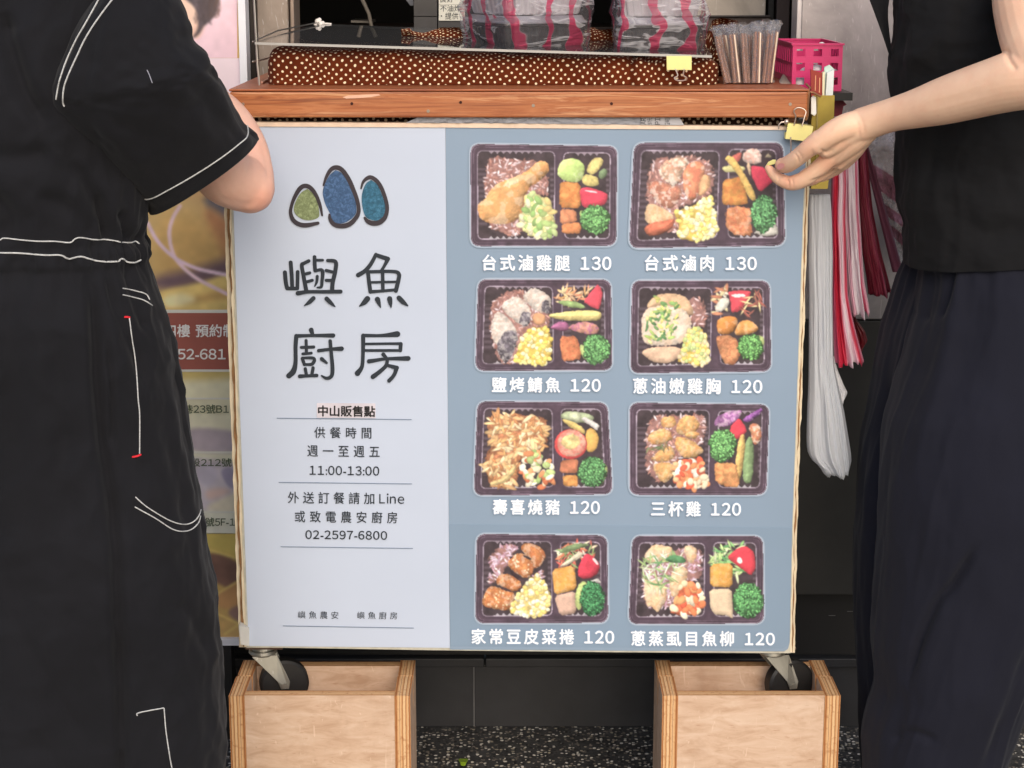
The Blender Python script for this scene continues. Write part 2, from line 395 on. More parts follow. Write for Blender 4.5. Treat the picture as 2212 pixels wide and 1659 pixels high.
# steel cabinet deep in the opening
r = root('steel_cabinet', (P(1620,60,.8).x, .8, .9), 'beige steel cabinet with dark panels behind the chopstick bundle', 'cabinet')
def pan(name, u0, v0, u1, v1, y, mat, th=.05):
    a, b = P(u0, v1, y), P(u1, v0, y); m = MB(); m.box((a.x, y, a.z), (b.x, y+th, b.z)); return m.build(name, mat, r, bev=.001)
M_beige = steel('beige_steel', (190, 180, 170), .45, .5)
pan('upper_panel', 1400, -330, 1664, 36, .80, M_beige); pan('black_gap', 1665, -330, 1670, 250, .805, M_black)  # beige upper panel and a narrow black strip beside it
pan('lower_panel', 1400, 37, 1664, 250, .803, pm('brown_panel', (92, 78, 74), .5, .3))
pan('door', 1671, -330, 1717, 250, .798, pm('dark_door', (74, 62, 60), .5, .3))
pan('rail', 1400, 33, 1664, 37.5, .796, pm('dark_rail', (60, 52, 50), .5))  # thin dark brown rail along the panel joint

# ---------------------------------------------------------------- light box poster on the left
YP = .40
r = root('poster_stand', (P(300,1390,YP).x, YP, P(300,1390,YP).z), 'tall white framed poster in pink and gold behind the left person', 'poster')
zb, ztp = P(500, 1390, YP).z, 1.78
xr = P(537, 178, YP).x+.0; xl = xr-.72; fw = .0125
M_frame = pm('white_frame', (232, 232, 236), .45, 0, .03)
m = MB()
m.box((xr-fw, YP-.012, zb), (xr, YP+.03, ztp)); m.box((xl, YP-.012, zb), (xl+fw, YP+.03, ztp))
m.box((xl+fw, YP-.0118, zb), (xr-fw, YP+.0298, zb+fw)); m.box((xl+fw, YP-.0118, ztp-fw), (xr-fw, YP+.0298, ztp)); m.build('frame', M_frame, r, bev=.001)
for xx in (xl+.06, xr-.06-.03):
    m = MB(); m.box((xx, YP-.01, 0), (xx+.03, YP+.03, zb-.0005)); m.build('foot', M_black, r)
# printed sheet: upright bands and shapes, each its own ink, laid 0.3 mm apart
def uvm(name, stops, axis='Z', noise=.0, rough=.5):
    """printed vertical fade between heights z"""
    n = NT(name); tc = n.n('ShaderNodeTexCoord'); sp = n.n('ShaderNodeSeparateXYZ'); n.l(tc.outputs['Object'], sp.inputs[0])
    lo, hi = stops[0][0], stops[-1][0]; f = n.math('DIVIDE', n.math('SUBTRACT', sp.outputs[axis], lo), hi-lo)
    if noise: f = n.math('ADD', f, n.math('MULTIPLY', n.math('SUBTRACT', n.noise(n.coord('Object'), 14, 4), .5), noise))
    n.base(n.ramp(f, [((z-lo)/(hi-lo), lin(c)) for z, c in stops]), rough, 0, .4); return n.m
zz = lambda v: P(400, v, YP).z
A = lambda pts, k: [P(u, v, YP-.0006*k) for u, v in pts]
def ink(name, pts, mat, k): m = MB(); m.flat(A(pts, k)); return m.build(name, mat, ps)
m = MB(); m.box((xl+fw+.0005, YP, zb+fw+.0005), (xr-fw-.0005, YP+.02, ztp-fw-.0005)); ps = m.build('printed_sheet', pm('print_gold', (214, 176, 104), .5, 0, .12, 6), r)
ink('pale_band', [(60,125.5),(525,125.5),(527,330),(60,330)], pm('print_pale', (232, 212, 218), .5, 0, .04), 1)
M_red = pm('print_redbrown', (164, 92, 80), .5, 0, .08)
ink('white_line', [(60,669),(545,669),(545,676),(60,676)], M_paper, 2)
ink('address_band', [(60,676.5),(545,676.5),(548,798),(60,798)], M_red, 2)
ink('white_line', [(60,798),(548,798),(548,803),(60,803)], M_paper, 3)
for a, b in ((859, 863), (975, 979.5), (1104.5, 1108.5)): ink('white_line', [(60,a),(560,a),(560,b),(60,b)], M_paper, 5)
for t_ in (('四樓 預約制', 355, 701, 508, 728), ('52-681', 384, 754, 487, 776)):
    m = MB(); text_px(m, *t_, YP-.003, 1.0, .6, .0); m.build('white_lettering', pm('print_white', (246, 240, 236), .5), ps)
for t_ in (('巷23號B1', 396, 874, 494, 893), ('段212號', 411, 990, 500, 1008), ('號5F-1', 444, 1118, 507, 1137)):
    m = MB(); text_px(m, *t_, YP-.0042, 1.0, .25); m.build('green_lettering', pm('print_olive', (78, 92, 62), .5), ps)
# ---------------------------------------------------------------- menu board
Lf = lambda v: np.interp(v, [270, 470, 879, 1298, 1395], [498, 505, 518, 533.5, 537])
Rt = lambda v: np.interp(v, [282, 447, 894, 1147, 1391], [1743, 1735, 1720, 1711, 1706])
bd = root('menu_board', P(1110, 1405, .01), 'large white and blue menu board of lunch boxes hung on the stall front', 'menu board')
vs = np.linspace(270, 1396, 90); nz = Noise(3)
def edge_poly(loff, roff, top, bot, jit, seed, y):
    vL = np.linspace(274-top, 1396+bot, 120); vR = np.linspace(281-top, 1408+bot, 120)
    jl = nz.fbm(vL/26+seed*9, 0*vL+seed, 4)*jit; jr = nz.fbm(vR/26+seed*5, 0*vR+seed+20, 4)*jit
    L = [P(Lf(v)-loff+j, v, y) for v, j in zip(vL, jl)]; R = [P(Rt(v)+roff+j, v, y) for v, j in zip(vR, jr)]
    B = [P(u, np.interp(u, [535, 970, 1340, 1705], [1395, 1402, 1406, 1408])+bot, y) for u in np.linspace(600, 1660, 20)]
    return L+B+R[::-1]
M_cream = pm('cream_card', (226, 212, 184), .8, 0, .12, 40, .3, 150, .001)
M_torn = pm('torn_brown', (150, 112, 74), .9, 0, .35, 60, .5, 200, .001)
M_pulp = pm('grey_card', (196, 192, 176), .9, 0, .2, 50)
for nm, lo, ro, tp, bt, jit, y, th, mt in (('foam_layer', 4, 1.5, 1, 3, 1.2, .0022, .0028, M_pulp), ('card_layer', 9, 5, 0, 2, 1.6, .0056, .006, M_cream),
                                 ('torn_layer', 13.5, 7, 0, 1, 1.8, .0125, .005, M_torn), ('backing', 20, 11, 8, 2, 1.6, .0185, .006, M_cream)):
    m = MB(); m.prism(edge_poly(lo, ro, tp, bt, jit, lo*1.7+y*90, y), (0, th, 0)); m.build(nm, mt, bd)
m = MB(); m.prism([P(u, v, -.002) for u, v in ((500,263.5),(1100,266.5),(1742,274),(1742,281),(1400,279),(962,275.5),(500,273))], (0, .02, 0)); m.build('top_edge', pm('edge_wood', (232, 206, 182), .75, 0, .12, 60), bd)
BLUE = lin((139, 158, 178)); WHITE = lin((193, 203, 220))
def print_mat(name, c, var=.03, rough=.42):
    n = NT(name); a = np.array(c); f = n.noise(n.coord('Object'), 3.2, 4); n.base(n.ramp(f, [(.3, tuple(a*(1-var))), (.7, tuple(a*(1+var)))]), rough, 0, .3)
    n.bump(n.noise(n.coord('Object'), 7, 3), .12, .01); return n.m
M_bw, M_bb = print_mat('board_white', WHITE), print_mat('board_blue', BLUE)
vv = np.linspace(273.4, 1393, 40)
m = MB(); m.prism([P(Lf(v), v, 0) for v in vv]+[P(540, 1395.5, 0), P(971.6, 1399.5, 0), P(962, 275.6, 0)], (0, .002, 0)); m.build('white_sheet', M_bw, bd)
vR = np.linspace(281, 1388, 40)
m = MB(); m.prism([P(962.4, 275.6, -.0001), P(972, 1403, -.0001)]+[P(1340, 1405.5, -.0001), P(1694, 1407, -.0001), P(1702, 1402, -.0001)]+[P(Rt(v), v, -.0001) for v in vR[::-1]], (0, .002, 0)); m.build('blue_sheet', M_bb, bd)
m = MB(); m.prism([P(969.5, 1132.5, -.0008), P(1400, 1136.5, -.0008), P(1711, 1140, -.0008), P(1706, 1384, -.0008), P(1700, 1396, -.0008), P(1690, 1401, -.0008), P(973, 1396, -.0008)], (0, .0006, 0)); m.build('blue_strip', print_mat('board_blue_strip', lin((134, 154, 174))), bd)
m = MB(); m.prism([P(516, 1352, -.004), P(538, 1356, -.004), P(538, 1396, -.004), P(520, 1392, -.004)], (0, .024, 0)); m.build('tape', pm('old_tape', (205, 204, 198), .6), bd)

# logo: three painted stones with open brush outlines
zk = lambda x, y: (491.4+.22721*x, 245.7+.22721*y)
def stone(pts, c, oname):
    q = [zk(*p) for p in smoothpath(pts+[pts[0]], 5)[:-1]]
    n = NT(oname+'_ink'); f = n.noise(n.coord('Object'), 190, 4, .65, .8); a = np.array(lin(c))
    n.base(n.ramp(f, [(.3, tuple(a*.6)), (.5, tuple(a)), (.74, tuple(np.minimum(a*1.7+.03, 1)))]), .5, 0, .3)
    m = MB(); m.flat([P(u, v, -.0012) for u, v in q]); m.build(oname, n.m, bd)
stone([(760,715),(815,760),(850,830),(868,900),(868,980),(800,1010),(720,1005),(650,960),(630,900),(655,820),(700,750)], (124, 136, 96), 'green_stone')
stone([(1030,535),(1090,570),(1150,660),(1200,780),(1225,880),(1215,960),(1140,1025),(1060,1045),(1000,1020),(975,950),(930,860),(905,750),(930,660),(975,580)], (60, 90, 128), 'blue_stone')
stone([(1365,630),(1420,670),(1460,750),(1495,850),(1505,940),(1460,1000),(1400,1015),(1320,985),(1285,900),(1275,800),(1290,720),(1320,660)], (46, 98, 124), 'teal_stone')
def stroke(m, pts, wds, f, y, n=6, cap=True, mi=0, kw=1.0):
    """brush stroke: polyline with widths in zoom pixels, round ends; f maps zoom pixels to photo pixels"""
    if not hasattr(wds, '__len__'): wds = [wds]*len(pts)
    c = smoothpath([(*p, wd*kw) for p, wd in zip(pts, wds)], n) if len(pts) > 2 else [np.array((*p, wd*kw), float) for p, wd in zip(pts, wds)]
    L, R = [], []
    for i in range(len(c)):
        t = c[min(i+1, len(c)-1)][:2]-c[max(i-1, 0)][:2]; t = t/(np.linalg.norm(t)+1e-9); nn = np.array([-t[1], t[0]])*c[i][2]/2
        L.append(c[i][:2]+nn); R.append(c[i][:2]-nn)
    m.grid([[P(*f(*a), y) for a in L], [P(*f(*a), y) for a in R]], mi=mi)
    if cap:
        for k, q in enumerate((c[0], c[-1])):
            m.flat([P(*f(q[0]+q[2]/2*math.cos(a), q[1]+q[2]/2*math.sin(a)), y-.00002*(k+1)) for a in np.linspace(0, 2*math.pi, 14)[:-1]], mi)
m = MB(); YS = -.0019
stroke(m, [(900,965),(880,870),(840,770),(790,705),(740,685),(690,710),(640,790),(610,870),(600,940),(625,1010),(680,1050),(750,1060),(860,1040)], [16,26,30,34,34,36,30,26,28,34,36,36,26], zk, YS, 5, kw=1.2)
stroke(m, [(912,680),(940,600),(985,530),(1035,510),(1090,535),(1150,620),(1200,730),(1235,830),(1248,920),(1225,985),(1160,1050),(1080,1068),(1010,1050),(975,1000),(970,960)], [14,24,32,36,36,36,34,32,30,34,38,38,34,28,18], zk, YS, 5, kw=1.2)
stroke(m, [(1270,710),(1290,650),(1330,612),(1370,606),(1425,645),(1470,720),(1505,820),(1518,900),(1500,980),(1450,1030),(1390,1042),(1335,1025),(1305,990)], [14,22,30,32,32,32,30,30,34,40,40,34,20], zk, YS, 5, kw=1.2)
m.build('stone_outline', pm('brush_black', (48, 40, 48), .6), bd)
# four large brushed characters
zh = lambda x, y: (502.6+.2149*x, 525+.2148*y)
def brush(name, strokes):
    m = MB()
    for i, s in enumerate(strokes):
        stroke(m, s[0], s[1], zh, -.0016-.00007*i, 6)
    m.build(name, M_ink, bd)
brush('title_character', [([(525,295),(535,400),(548,455)], 42), ([(548,457),(650,457)], 38), ([(583,195),(593,320),(598,445)], 40), ([(653,290),(652,380),(650,455)], 38),
    ([(765,180),(715,205),(695,225),(712,330),(740,480)], [36,36,40,40,42]), ([(735,310),(775,300)], 32), ([(745,390),(800,375)], 32), ([(823,140),(825,220),(830,275)], 38), ([(825,172),(905,172)], 28),
    ([(828,280),(890,268),(905,300),(898,380),(890,440),(850,448)], [32,32,38,34,30,16]), ([(850,335),(845,390),(825,435)], [32,28,14]),
    ([(955,175),(1035,190),(1030,290),(1005,400),(1000,480)], [34,40,42,42,44]), ([(940,275),(1005,292)], 32), ([(940,375),(1000,376)], 32),
    ([(655,505),(760,490),(900,490),(1085,488)], [46,36,36,40]), ([(812,555),(770,595),(720,630)], [44,40,10]), ([(945,560),(985,600),(1030,640)], [46,40,10])])
brush('title_character', [([(1440,115),(1390,210),(1330,280),(1262,322)], [36,40,42,46]), ([(1440,120),(1560,160)], [40,46]), ([(1560,160),(1530,220),(1495,280)], [44,32,32]),
    ([(1355,290),(1600,285),(1670,310),(1662,390),(1640,480)], [34,34,40,42,42]), ([(1360,300),(1372,400),(1385,490)], [40,40,40]), ([(1385,490),(1500,482),(1640,470)], [36,30,30]), ([(1385,395),(1640,390)], 26), ([(1507,290),(1510,480)], 36),
    ([(1355,560),(1320,600),(1275,635)], [56,48,12]), ([(1455,565),(1470,605),(1487,648)], [52,40,10]), ([(1578,560),(1585,605),(1592,648)], [52,40,10]), ([(1672,552),(1715,595),(1760,630)], [50,46,14])])
brush('title_character', [([(790,875),(805,925)], [50,34]), ([(640,935),(800,930),(1010,930)], [40,32,44]), ([(640,935),(632,1050),(632,1200),(610,1290),(565,1335)], [44,42,42,56,54]),
    ([(738,980),(742,1105)], 32), ([(690,1050),(815,1045)], 32), ([(705,1115),(790,1107)], 30), ([(700,1160),(720,1220)], 34), ([(700,1155),(815,1160),(800,1215),(722,1222)], [26,34,34,26]), ([(730,1265),(742,1330)], 34), ([(808,1255),(795,1330)], 34), ([(675,1340),(760,1335),(845,1332)], [40,32,36]),
    ([(865,1082),(980,1068),(1095,1062)], [36,32,46]), ([(980,985),(990,1100),(1003,1250),(995,1335),(945,1360),(895,1335)], [36,36,40,38,34,18]), ([(895,1165),(945,1205)], [40,24])])
brush('title_character', [([(1315,930),(1500,930),(1655,915)], [36,34,60]), ([(1312,930),(1310,1100),(1300,1240),(1255,1310)], [42,38,40,56]), ([(1330,1015),(1550,1012),(1690,1012)], [26,26,30]), ([(1690,1015),(1685,1080)], [40,38]), ([(1325,1080),(1685,1080)], 28),
    ([(1515,1120),(1550,1165)], [42,30]), ([(1370,1190),(1540,1165),(1765,1160)], [44,32,48]), ([(1555,1170),(1540,1235),(1470,1300),(1410,1345)], [34,38,42,48]), ([(1540,1225),(1650,1255)], [30,44]), ([(1650,1255),(1620,1330),(1572,1385)], [42,38,40])])
# small printed lines of the white side
def line(name, txt, u0, v0, u1, v1, y=-.0017, space=1.0, bold=.0, slope=.012, mat=None):
    m = MB(); text_px(m, txt, u0, v0, u1, v1, y, space, bold, slope); return m.build(name, mat or M_ink, bd)
m = MB(); m.prism([P(684.5,870.6,-.0012), P(811,871.6,-.0012), P(811.5,903.5,-.0012), P(684.5,902.5,-.0012)], (0, .0008, 0)); m.build('sticker', pm('sticker_grey', (206, 200, 208), .6), bd)
line('sticker_text', '中山販售點', 687.5, 876, 810, 899, -.0016, 1.0, .7, mat=pm('black_ink', (24, 20, 22), .7))
line('hours_text', '供餐時間', 679, 922, 802, 946, -.0017, 1.35, .2); line('hours_text', '週一至週五', 664, 962, 820, 986, -.0017, 1.35, .2); line('hours_text', '11:00-13:00', 669, 1006, 819, 1025.5, -.0017, 1.12, .35)
line('order_text', '外送訂餐請加Line', 622, 1062, 873, 1087, -.0017, 1.3, .2); line('order_text', '或致電農安廚房', 637, 1103, 858, 1128, -.0017, 1.35, .2); line('phone_text', '02-2597-6800', 660, 1145.5, 836, 1164, -.0017, 1.12, .35)
line('code_caption', '嶼魚農安', 644, 1320, 731, 1336, -.0017, 1.35); line('code_caption', '嶼魚廚房', 772, 1321, 858, 1337, -.0017, 1.35)
M_rule = pm('rule_ink', (112, 128, 150), .7)
for a, b in (((598,903.3),(889,906.3)), ((602,1042),(890,1045.3)), ((606,1181),(892,1184.8)), ((611,1352),(894,1356.8))):
    m = MB(); m.flat([P(a[0],a[1]-.8,-.0015), P(b[0],b[1]-.8,-.0015), P(b[0],b[1]+.8,-.0015), P(a[0],a[1]+.8,-.0015)]); m.build('ruled_line', M_rule, bd)
M_cap = pm('caption_white', (246, 248, 252), .5, 0, .02); M_halo = pm('caption_halo', (142, 165, 190), .5, 0, .03)
for txt, a, b, c, d in (('台式滷雞腿 130', 1043, 550.5, 1320, 584), ('台式滷肉 130', 1394, 551, 1634, 584.5), ('鹽烤鯖魚 120', 1063, 815, 1297, 847), ('蔥油嫩雞胸 120', 1368, 817, 1646, 850),
                        ('壽喜燒豬 120', 1065, 1079, 1295, 1111), ('三杯雞 120', 1407, 1083, 1600, 1115), ('家常豆皮菜捲 120', 1019, 1358.5, 1326, 1391), ('蔥蒸虱目魚柳 120', 1364, 1363, 1673, 1395)):
    line('dish_caption', txt, a, b, c, d, -.0026, 1.16, .75, .004, M_cap)
    m = MB(); text_px(m, txt, a, b, c, d, -.0021, 1.16, 2.6, .004); m.build('caption_halo', M_halo, bd)
# ---------------------------------------------------------------- printed lunch-box photographs (flat prints: fine coloured meshes)
class Canvas:
    def __init__(s, x0, y0, x1, y1, step, seed):
        s.x = np.arange(x0, x1+step, step, dtype=float); s.y = np.arange(y0, y1+step, step, dtype=float); s.st = step
        s.X, s.Y = np.meshgrid(s.x, s.y); s.C = np.zeros(s.X.shape+(3,)); s.rs = np.random.RandomState(seed); s.nz = Noise(seed+50); s.nz2 = Noise(seed+90)
    @staticmethod
    def chaikin(pts, n=2):
        p = np.array(pts, float)
        for _ in range(n):
            q = np.roll(p, -1, 0); r = .25 if n > 1 else .14; p = np.stack([(1-r)*p+r*q, r*p+(1-r)*q], 1).reshape(-1, 2)
        return p
    def sd(s, pts, X, Y):
        n = len(pts); d = np.full(X.shape, 1e18); ins = np.zeros(X.shape, bool)
        for i in range(n):
            ax, ay = pts[i-1]; bx, by = pts[i]; ex, ey = bx-ax, by-ay; l = ex*ex+ey*ey+1e-9
            t = np.clip(((X-ax)*ex+(Y-ay)*ey)/l, 0, 1); dx, dy = X-ax-t*ex, Y-ay-t*ey; d = np.minimum(d, dx*dx+dy*dy)
            c = ((ay <= Y) & (by > Y)) | ((by <= Y) & (ay > Y)); xi = ax+(Y-ay)/(ey if abs(ey) > 1e-9 else 1e-9)*ex; ins ^= c & (X < xi)
        return np.where(ins, -np.sqrt(d), np.sqrt(d))
    def win(s, pts, pad):
        p = np.array(pts); i0 = np.searchsorted(s.x, p[:, 0].min()-pad); i1 = np.searchsorted(s.x, p[:, 0].max()+pad); j0 = np.searchsorted(s.y, p[:, 1].min()-pad); j1 = np.searchsorted(s.y, p[:, 1].max()+pad)
        return slice(max(j0, 0), max(j1, 1)), slice(max(i0, 0), max(i1, 1))
    def poly(s, pts, col, tex=30, amp=.10, rim=22, rimd=.28, hi=.16, jit=6, ch=2, dark=None, hot=.0):
        tex = max(tex, 30); amp *= .8; hot *= .75
        p = s.chaikin(pts, ch); w = s.win(p, 30); X, Y = s.X[w], s.Y[w]
        if X.size < 4: return
        d = -s.sd(p, X, Y)+jit*s.nz.at(X/26, Y/26); a = np.clip(.5+d/s.st, 0, 1)
        gy, gx = np.gradient(np.minimum(d, rim*2.2), s.st); L = (gx*.55+gy*.83)
        c = np.array(col, float)[None, None]*np.ones(X.shape+(1,))
        t = s.nz.fbm(X/tex/2, Y/tex/2, 4)*amp; edge = np.exp(-np.maximum(d, 0)/rim)
        k = 1+t+hi*L*np.exp(-np.maximum(d-6, 0)/(rim*1.6))-rimd*edge
        c = c*k[..., None]
        if dark is not None:
            q = np.clip((s.nz2.fbm(X/tex, Y/tex, 3)-.05)*1.5, 0, .5)[..., None]; c = c*(1-q)+np.array(dark, float)*q
        if hot:
            q = np.clip((s.nz.fbm(X/tex*.8+9, Y/tex*.8, 3)-.2)*1.9, 0, hot)[..., None]; c = c*(1-q)+np.array((255, 250, 240.))*q
        s.C[w] = s.C[w]*(1-a[..., None])+np.clip(c, 0, 255)*a[..., None]
    def bits(s, pts, n, lx, ly, cols, amp=.12, rimd=.22, rot=None):
        p = s.chaikin(pts, 1); lo, hi = p.min(0), p.max(0); k = 0; tries = 0
        while k < n and tries < n*8:
            tries += 1; c = lo+s.rs.rand(2)*(hi-lo)
            if s.sd(p, np.array([[c[0]]]), np.array([[c[1]]]))[0, 0] > 0: continue
            k += 1; a = s.rs.rand()*math.pi if rot is None else rot+s.rs.randn()*.3; u, v = lx*(.75+.5*s.rs.rand()), ly*(.75+.5*s.rs.rand())
            w = s.win([c-max(u, v), c+max(u, v)], 10); X, Y = s.X[w]-c[0], s.Y[w]-c[1]
            if X.size < 1: continue
            A, B = (X*math.cos(a)+Y*math.sin(a))/u, (-X*math.sin(a)+Y*math.cos(a))/v; r = np.sqrt(A*A+B*B)
            m = np.clip((1-r)*min(u, v)/s.st+.5, 0, 1)[..., None]; col = np.array(cols[s.rs.randint(len(cols))], float)*(1+amp*s.rs.randn()*.6)
            sh = (1.06-rimd*np.clip(r, 0, 1)**3-.14*(X*.4+Y*.9)/max(u, v))[..., None]
            s.C[w] = s.C[w]*(1-m)+np.clip(col*sh, 0, 255)*m
    def rice(s, pts, pale=.5):
        s.poly(pts, (158, 114, 108), 14, .2, 20, .35, .1, 26, 1)
        n = int(abs(np.ptp(np.array(pts)[:, 0])*np.ptp(np.array(pts)[:, 1]))/2600)
        s.bits(pts, n, 34, 11, [(200, 152, 142), (180, 126, 114), (222, 196, 200), (236, 222, 230), (150, 100, 92)] if pale < .6 else [(232, 212, 232), (244, 234, 246), (214, 186, 206), (196, 150, 170)])
    def brocc(s, cx, cy, rx, ry, g=(96, 176, 100), stalk=None):
        if stalk: s.poly(stalk, (206, 226, 140), 20, .15)
        a = np.linspace(0, 2*math.pi, 22)[:-1]; p = [(cx+rx*math.cos(t)*(.93+.14*s.rs.rand()), cy+ry*math.sin(t)*(.93+.14*s.rs.rand())) for t in a]
        g = np.array(g, float); s.poly(p, g*.62, 16, .3, 24, .4, .2, 22, 1)
        s.bits(p, int(rx*ry/170), 17, 9, [g*.55, g*.8, g, g*1.12, g*1.3+(6, 0, 0), g*.42], .12, .35)
        q = [(cx+rx*.8*math.cos(t)-rx*.1, cy+ry*.75*math.sin(t)-ry*.18) for t in a]; s.bits(q, int(rx*ry/300), 13, 8, [g*1.15, g*1.38+(10, 0, 0), g*.9], .1, .3)
    def corn(s, pts, n=70, cols=((246, 226, 120), (250, 238, 160), (240, 208, 96), (250, 246, 200)), base=(222, 186, 88)):
        s.poly(pts, base, 16, .2, 16, .35, .1, 16, 1); s.bits(pts, int(n*1.5), 36, 27, cols, .05, .24)
    def strips(s, pts, n, cols, l=120, wd=15):
        s.bits(pts, int(n*1.25), l*.85, wd*.8, cols, .1, .3)
    def tray(s, TL, TR, BR, BL, dx0, dx1, r=130, tone=4):
        """dark plastic tray with two ribbed compartments; dx0/dx1 divider at top and bottom"""
        def rq(c, r):
            out = []
            for i in range(4):
                p, a, b = np.array(c[i], float), np.array(c[i-1], float), np.array(c[(i+1) % 4], float); ua, ub = (a-p)/np.linalg.norm(a-p), (b-p)/np.linalg.norm(b-p); p0, p1 = p+ua*r, p+ub*r
                for t in np.linspace(0, 1, 7): out.append((1-t)**2*p0+2*t*(1-t)*p+t*t*p1)
            return out
        d = -s.sd(rq((TL, TR, BR, BL), r), s.X, s.Y); s.D = d; t = np.array((tone*.6, 0, tone*1.6))
        nz = s.nz.fbm(s.X/90, s.Y/90, 3); C = np.ones(s.X.shape+(3,))*(np.array((66, 54, 60.))+t)*(1+.14*nz)[..., None]
        halo = np.clip(-d/26, 0, 1)[..., None]; C = np.where((d < 0)[..., None], np.array((186, 196, 210.))*(1-halo)+np.array((139, 158, 178.))*halo, C)
        for a, b, c in ((4, 16, (118, 104, 114)), (26, 36, (52, 42, 48)), (36, 44, (96, 82, 92))):
            m = ((d > a) & (d < b))[..., None]; C = np.where(m, (np.array(c, float)+t)*(1+.2*nz)[..., None], C)
        def comp(c, rr):
            dd = -s.sd(rq(c, rr), s.X, s.Y); m = dd > 0; nonlocal C
            c0 = np.where((dd < 12)[..., None], np.array((62, 50, 58.))+t, np.array((74, 62, 68.))+t); c0 = np.where(((dd > 26) & (dd < 36))[..., None], (np.array((168, 156, 168.))+t)*(1+.25*nz)[..., None], c0)
            inner = np.array((56, 46, 51.))*(1+.18*nz)[..., None]; c0 = np.where((dd > 36)[..., None], inner, c0)
            x0 = min(c[0][0], c[3][0])+40; x1 = max(c[1][0], c[2][0])-40; y0 = min(c[0][1], c[1][1])+40; y1 = max(c[2][1], c[3][1])-40
            ribL = (dd > 40) & (s.X < x0+120) & (s.Y > y0+220) & (s.Y < y1-160); v = np.sin(s.Y/11.5)*.5+.5; c0 = np.where(ribL[..., None], np.array((54, 43, 49.))+(np.array((84, 71, 80.))-np.array((54, 43, 49.)))*v[..., None], c0)
            ribR = (dd > 38) & (s.X > x1-50) & (s.Y > y0+200) & (s.Y < y1-120); c0 = np.where(ribR[..., None], np.array((54, 43, 49.))+(np.array((92, 79, 88.))-np.array((54, 43, 49.)))*v[..., None], c0)
            for top in (1, 0):
                yy = (s.Y-y0) if top else (y1-s.Y); ph = np.abs(np.sin(s.X/26)); rb = (yy < 34) & (yy > -4) & (ph < 1-yy/36) & (s.X > x0+140) & (s.X < x1-140) & (dd > 30)
                c0 = np.where(rb[..., None], np.array((140, 126, 138.)) if top else np.array((180, 174, 184.)), c0)
            C = np.where(m[..., None], c0, C)
        q = 62
        comp(((TL[0]+q, TL[1]+q), (dx0-26, TL[1]+q+10), (dx1-30, BR[1]-q-8), (BL[0]+q, BL[1]-q)), r*.85)
        comp(((dx0+30, TR[1]+q-6), (TR[0]-q, TR[1]+q), (BR[0]-q, BR[1]-q), (dx1+44, BR[1]-q-6)), r*.85)
        s.C = C
    def mesh(s, name, f, y, parent, mat):
        """coloured sheet; f maps zoom pixels to photo pixels"""
        keep = s.D > -30; h, w = s.X.shape
        U, V = f(s.X, s.Y); a = (U-1106)/F; b = -(V-829.5)/F; dy = CP+b*SP; t = (y+D)/dy
        pts = np.stack([a*t, np.full_like(a, y), HC+t*(-SP+b*CP)], -1).reshape(-1, 3)
        idx = np.arange(h*w).reshape(h, w); q = np.stack([idx[:-1, :-1], idx[1:, :-1], idx[1:, 1:], idx[:-1, 1:]], -1); k = keep[:-1, :-1] & keep[1:, :-1] & keep[1:, 1:] & keep[:-1, 1:]; q = q[k]
        me = bpy.data.meshes.new(name); used = np.unique(q); mp = np.full(h*w, -1); mp[used] = np.arange(len(used))
        me.vertices.add(len(used)); me.vertices.foreach_set('co', pts[used].ravel()); q = mp[q]
        me.loops.add(q.size); me.loops.foreach_set('vertex_index', q.ravel()); me.polygons.add(len(q)); me.polygons.foreach_set('loop_start', np.arange(0, q.size, 4)); me.update(calc_edges=True)
        B = s.C.copy()
        for ax in (0, 1): B = .25*np.roll(B, 1, ax)+.5*B+.25*np.roll(B, -1, ax)
        B = B*(1+.03*s.nz2.at(s.X/13, s.Y/13)+.04*s.nz.at(s.X/40, s.Y/40))[..., None]; B = np.where((s.D > 2)[..., None], B, s.C)
        c = B.reshape(-1, 3)[used]; lit = s.D.reshape(-1, 1)[used] > 2; c = np.where(lit, c*.93+np.array((228, 220, 222.))*.07, c)/255; c = np.where((s.D.reshape(-1, 1)[used] > 2), np.clip(c, 0, 1)**.93, c); c = np.where(c <= .04045, c/12.92, ((c+.055)/1.055)**2.4)
        at = me.color_attributes.new('print', 'FLOAT_COLOR', 'POINT'); at.data.foreach_set('color', np.concatenate([c, np.ones((len(c), 1))], 1).astype(np.float32).ravel())
        me.materials.append(mat); return link(name, me, parent)
n = NT('photo_print'); at = n.n('ShaderNodeVertexColor', layer_name='print'); n.base(at.outputs[0], .42, 0, .3); M_photo = n.m
ST = 7.0
def fz(u0, v0, k): return lambda x, y: (u0+k*np.asarray(x), v0+k*np.asarray(y))
K1, K2 = .16425, .17673
ORG, TOFU, RED, YEL = (232, 150, 88), (222, 142, 102), (226, 70, 92), (242, 222, 140)

